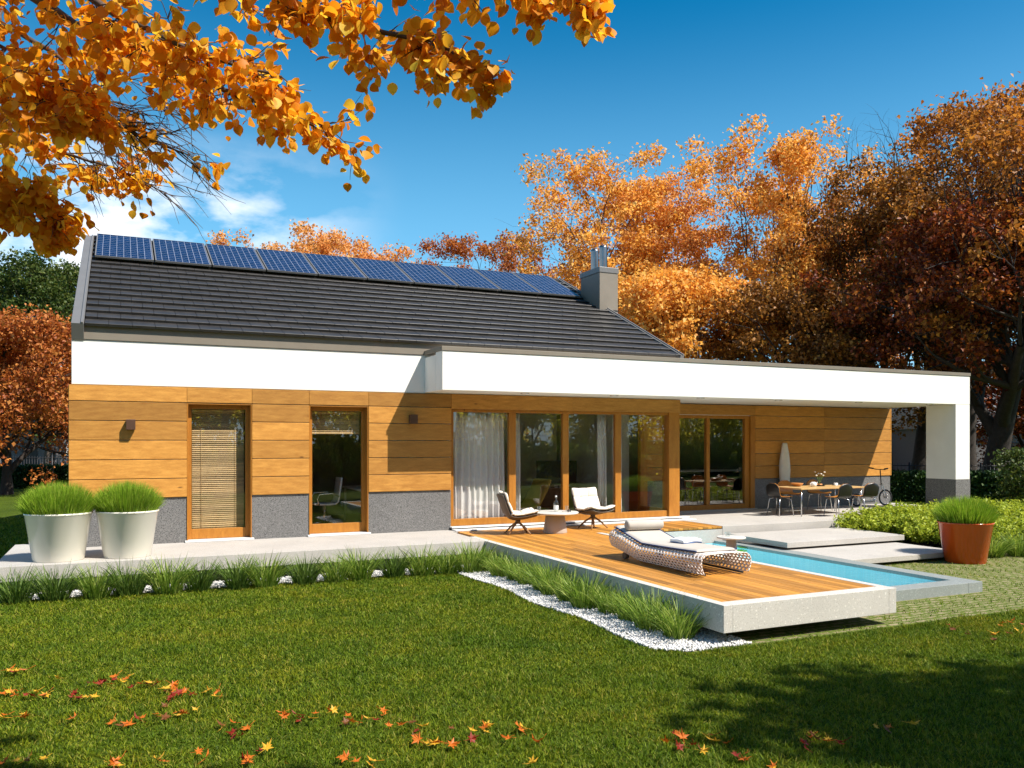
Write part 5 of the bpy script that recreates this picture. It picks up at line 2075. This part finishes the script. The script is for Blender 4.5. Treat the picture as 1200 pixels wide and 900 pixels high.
for i, x in enumerate((-3, 4.5, 9.5, 15, 21, 26.5, 32, 39, 47)):
    cm = bt4[1].copy()
    cm.materials.clear()
    place_tree((bt4[0], cm), (x, -26.5 - 1.5 * (i % 2), GZ), 'low yellow green tree in the border behind the viewer', 'green_tree', M['bark_dark'], M['leaf_border'], 'low yellow green trees behind the viewer', i * 1.7, 0.85 + .12 * (i % 3))
# two high-crowned trees near the viewer whose crowns dapple the foreground
bt3 = grow_tree(403, 12.5, 6.4, 0.24, 0.55, 6, 4, (6, 5, 4, 3), (25, 50), 5200, 0.2, 0.3, 1, 0, 0.0, 0.45)
for i, (x, y, s, lab) in enumerate(((4.2, -18.1, 0.88, 'golden tree beside the viewer shading the near lawn'), (13.4, -18.9, 1.0, 'golden tree right of the viewer shading the lawn corner'))):
    cm = bt3[1].copy()
    cm.materials.clear()
    place_tree((bt3[0], cm), (x, y, GZ), lab, 'autumn_tree', M['bark'], M['leaf_gold'], None, i * 2.0, s)
for i in range(12):
    x = -6 + i * 4.2
    t = thing('shrub', 'tall yellow green shrub in the border behind the viewer', 'shrub', (x, -25.5 + random.uniform(-.8, .8), GZ), i * 1.0, 'border shrubs behind the viewer, mirrored in the glass')
    t.scale = (2.6, 2.6, 3.4)
    link('stems', shm[i % 3][0], M['twig'], t)
    link('leaves', shm[i % 3][1], M['leaf_yellowgreen'], t)


# ------------------------------------------------------------------ fallen maple leaves
def maple_mesh(name, seed):
    g = random.Random(seed)
    pts = []
    lobes = [(-2.35, .55), (-1.75, .30), (-1.25, .85), (-.72, .42), (-.42, .72), (-.2, .55), (0, 1.0), (.2, .55), (.42, .72), (.72, .42), (1.25, .85), (1.75, .30), (2.35, .55), (2.8, .2), (3.14, .12)]
    vs = [(0, 0, 0.012)]
    for a, r in lobes:
        a = a * 0.95
        z = 0.18 * r * r * g.uniform(.3, 1.6) * (1 if abs(a) > .6 else .8)
        vs.append((r * math.cos(a), r * math.sin(a), z))
    n = len(lobes)
    fs = [(0, 1 + i, 1 + (i + 1) % n) for i in range(n)]
    m = MB().add([(x * .065, y * .065, z * .16) for x, y, z in vs], fs)
    m.tube([(-.005, 0, .002), (-.07, .008, .012)], [.0022, .0015], 4)
    return m


leafm = {}
for nm, c in (('yellow', (0.74, 0.42, 0.035)), ('orange', (0.62, 0.16, 0.015)), ('red', (0.28, 0.028, 0.012)), ('brown', (0.20, 0.07, 0.02))):
    mm = leaf_mat('fallen_' + nm, [(0, tuple(x * .8 for x in c)), (1, c)], 0.25)
    for k in range(3):
        me = maple_mesh('leaf', 7 + k).mesh('fallen_leaf')
        me.materials.append(mm)
        leafm[(nm, k)] = me
lp = [(12, 784, 'y', 4), (30, 786, 'r', 2), (62, 792, 'y', 1), (105, 804, 'r', 3), (120, 799, 'r', 4), (140, 797, 'o', 3), (150, 799, 'y', 2), (165, 803, 'r', 3), (95, 819, 'r', 4), (110, 817, 'o', 2), (180, 803, 'o', 3), (195, 808, 'o', 5), (205, 814, 'r', 3), (215, 812, 'o', 3), (240, 809, 'y', 2), (255, 814, 'y', 3), (215, 833, 'o', 5), (235, 835, 'y', 1), (205, 824, 'r', 2),
      (10, 810, 'o', 4), (20, 815, 'r', 4), (40, 812, 'y', 2), (52, 815, 'y', 2), (18, 840, 'y', 4), (92, 843, 'r', 2), (140, 848, 'r', 4), (170, 845, 'r', 2), (185, 840, 'y', 3), (258, 853, 'y', 2), (275, 858, 'r', 3), (290, 853, 'o', 2), (335, 839, 'o', 3), (350, 840, 'r', 3), (368, 842, 'y', 2), (388, 833, 'y', 2), (408, 846, 'o', 4), (430, 846, 'b', 3), (456, 838, 'y', 2), (470, 848, 'o', 3), (494, 851, 'y', 3), (485, 865, 'o', 3), (500, 870, 'y', 3), (520, 874, 'o', 2), (532, 873, 'y', 2), (540, 860, 'o', 2), (570, 850, 'y', 3), (562, 858, 'y', 2), (595, 868, 'o', 2), (618, 857, 'y', 3), (632, 866, 'o', 2),
      (295, 893, 'o', 4), (312, 882, 'y', 2), (330, 893, 'y', 1), (405, 893, 'o', 4), (432, 896, 'y', 2), (140, 894, 'o', 3), (190, 890, 'y', 3), (30, 893, 'y', 3), (8, 895, 'o', 3), (620, 896, 'y', 2), (240, 888, 'o', 2),
      (790, 866, 'o', 4), (802, 872, 'r', 3), (830, 863, 'y', 3), (822, 880, 'y', 2), (845, 868, 'o', 2), (862, 888, 'o', 3), (905, 898, 'o', 2), (955, 862, 'y', 3), (965, 868, 'o', 4), (985, 872, 'r', 2), (950, 876, 'r', 2), (1055, 853, 'o', 2), (1032, 856, 'b', 2), (1168, 741, 'y', 2), (1180, 736, 'o', 3), (1190, 730, 'o', 3), (1115, 738, 'b', 2), (1135, 740, 'b', 2), (1160, 748, 'o', 1), (1192, 742, 'r', 2)]
names = {'y': 'yellow', 'o': 'orange', 'r': 'red', 'b': 'brown'}
for px, py, c, n in lp:
    for k in range(n):
        q = ground_at(px + random.gauss(0, 7), py + random.gauss(0, 2.5), -0.39)
        cc = c if random.random() < .62 else random.choice('yyorob')
        o = link('fallen_leaf', leafm[(names[cc], random.randint(0, 2))], None, None, (q.x, q.y, -0.385 + random.uniform(-.012, .018)))
        o.rotation_euler = (random.gauss(0, .38), random.gauss(0, .38), random.uniform(0, 6.28))
        s = random.uniform(.6, 1.05)
        o.scale = (s, s, s)
        tag(o, f'{names[cc]} fallen maple leaf lying on the lawn', 'leaf', f'{names[cc]} fallen maple leaves on the lawn')
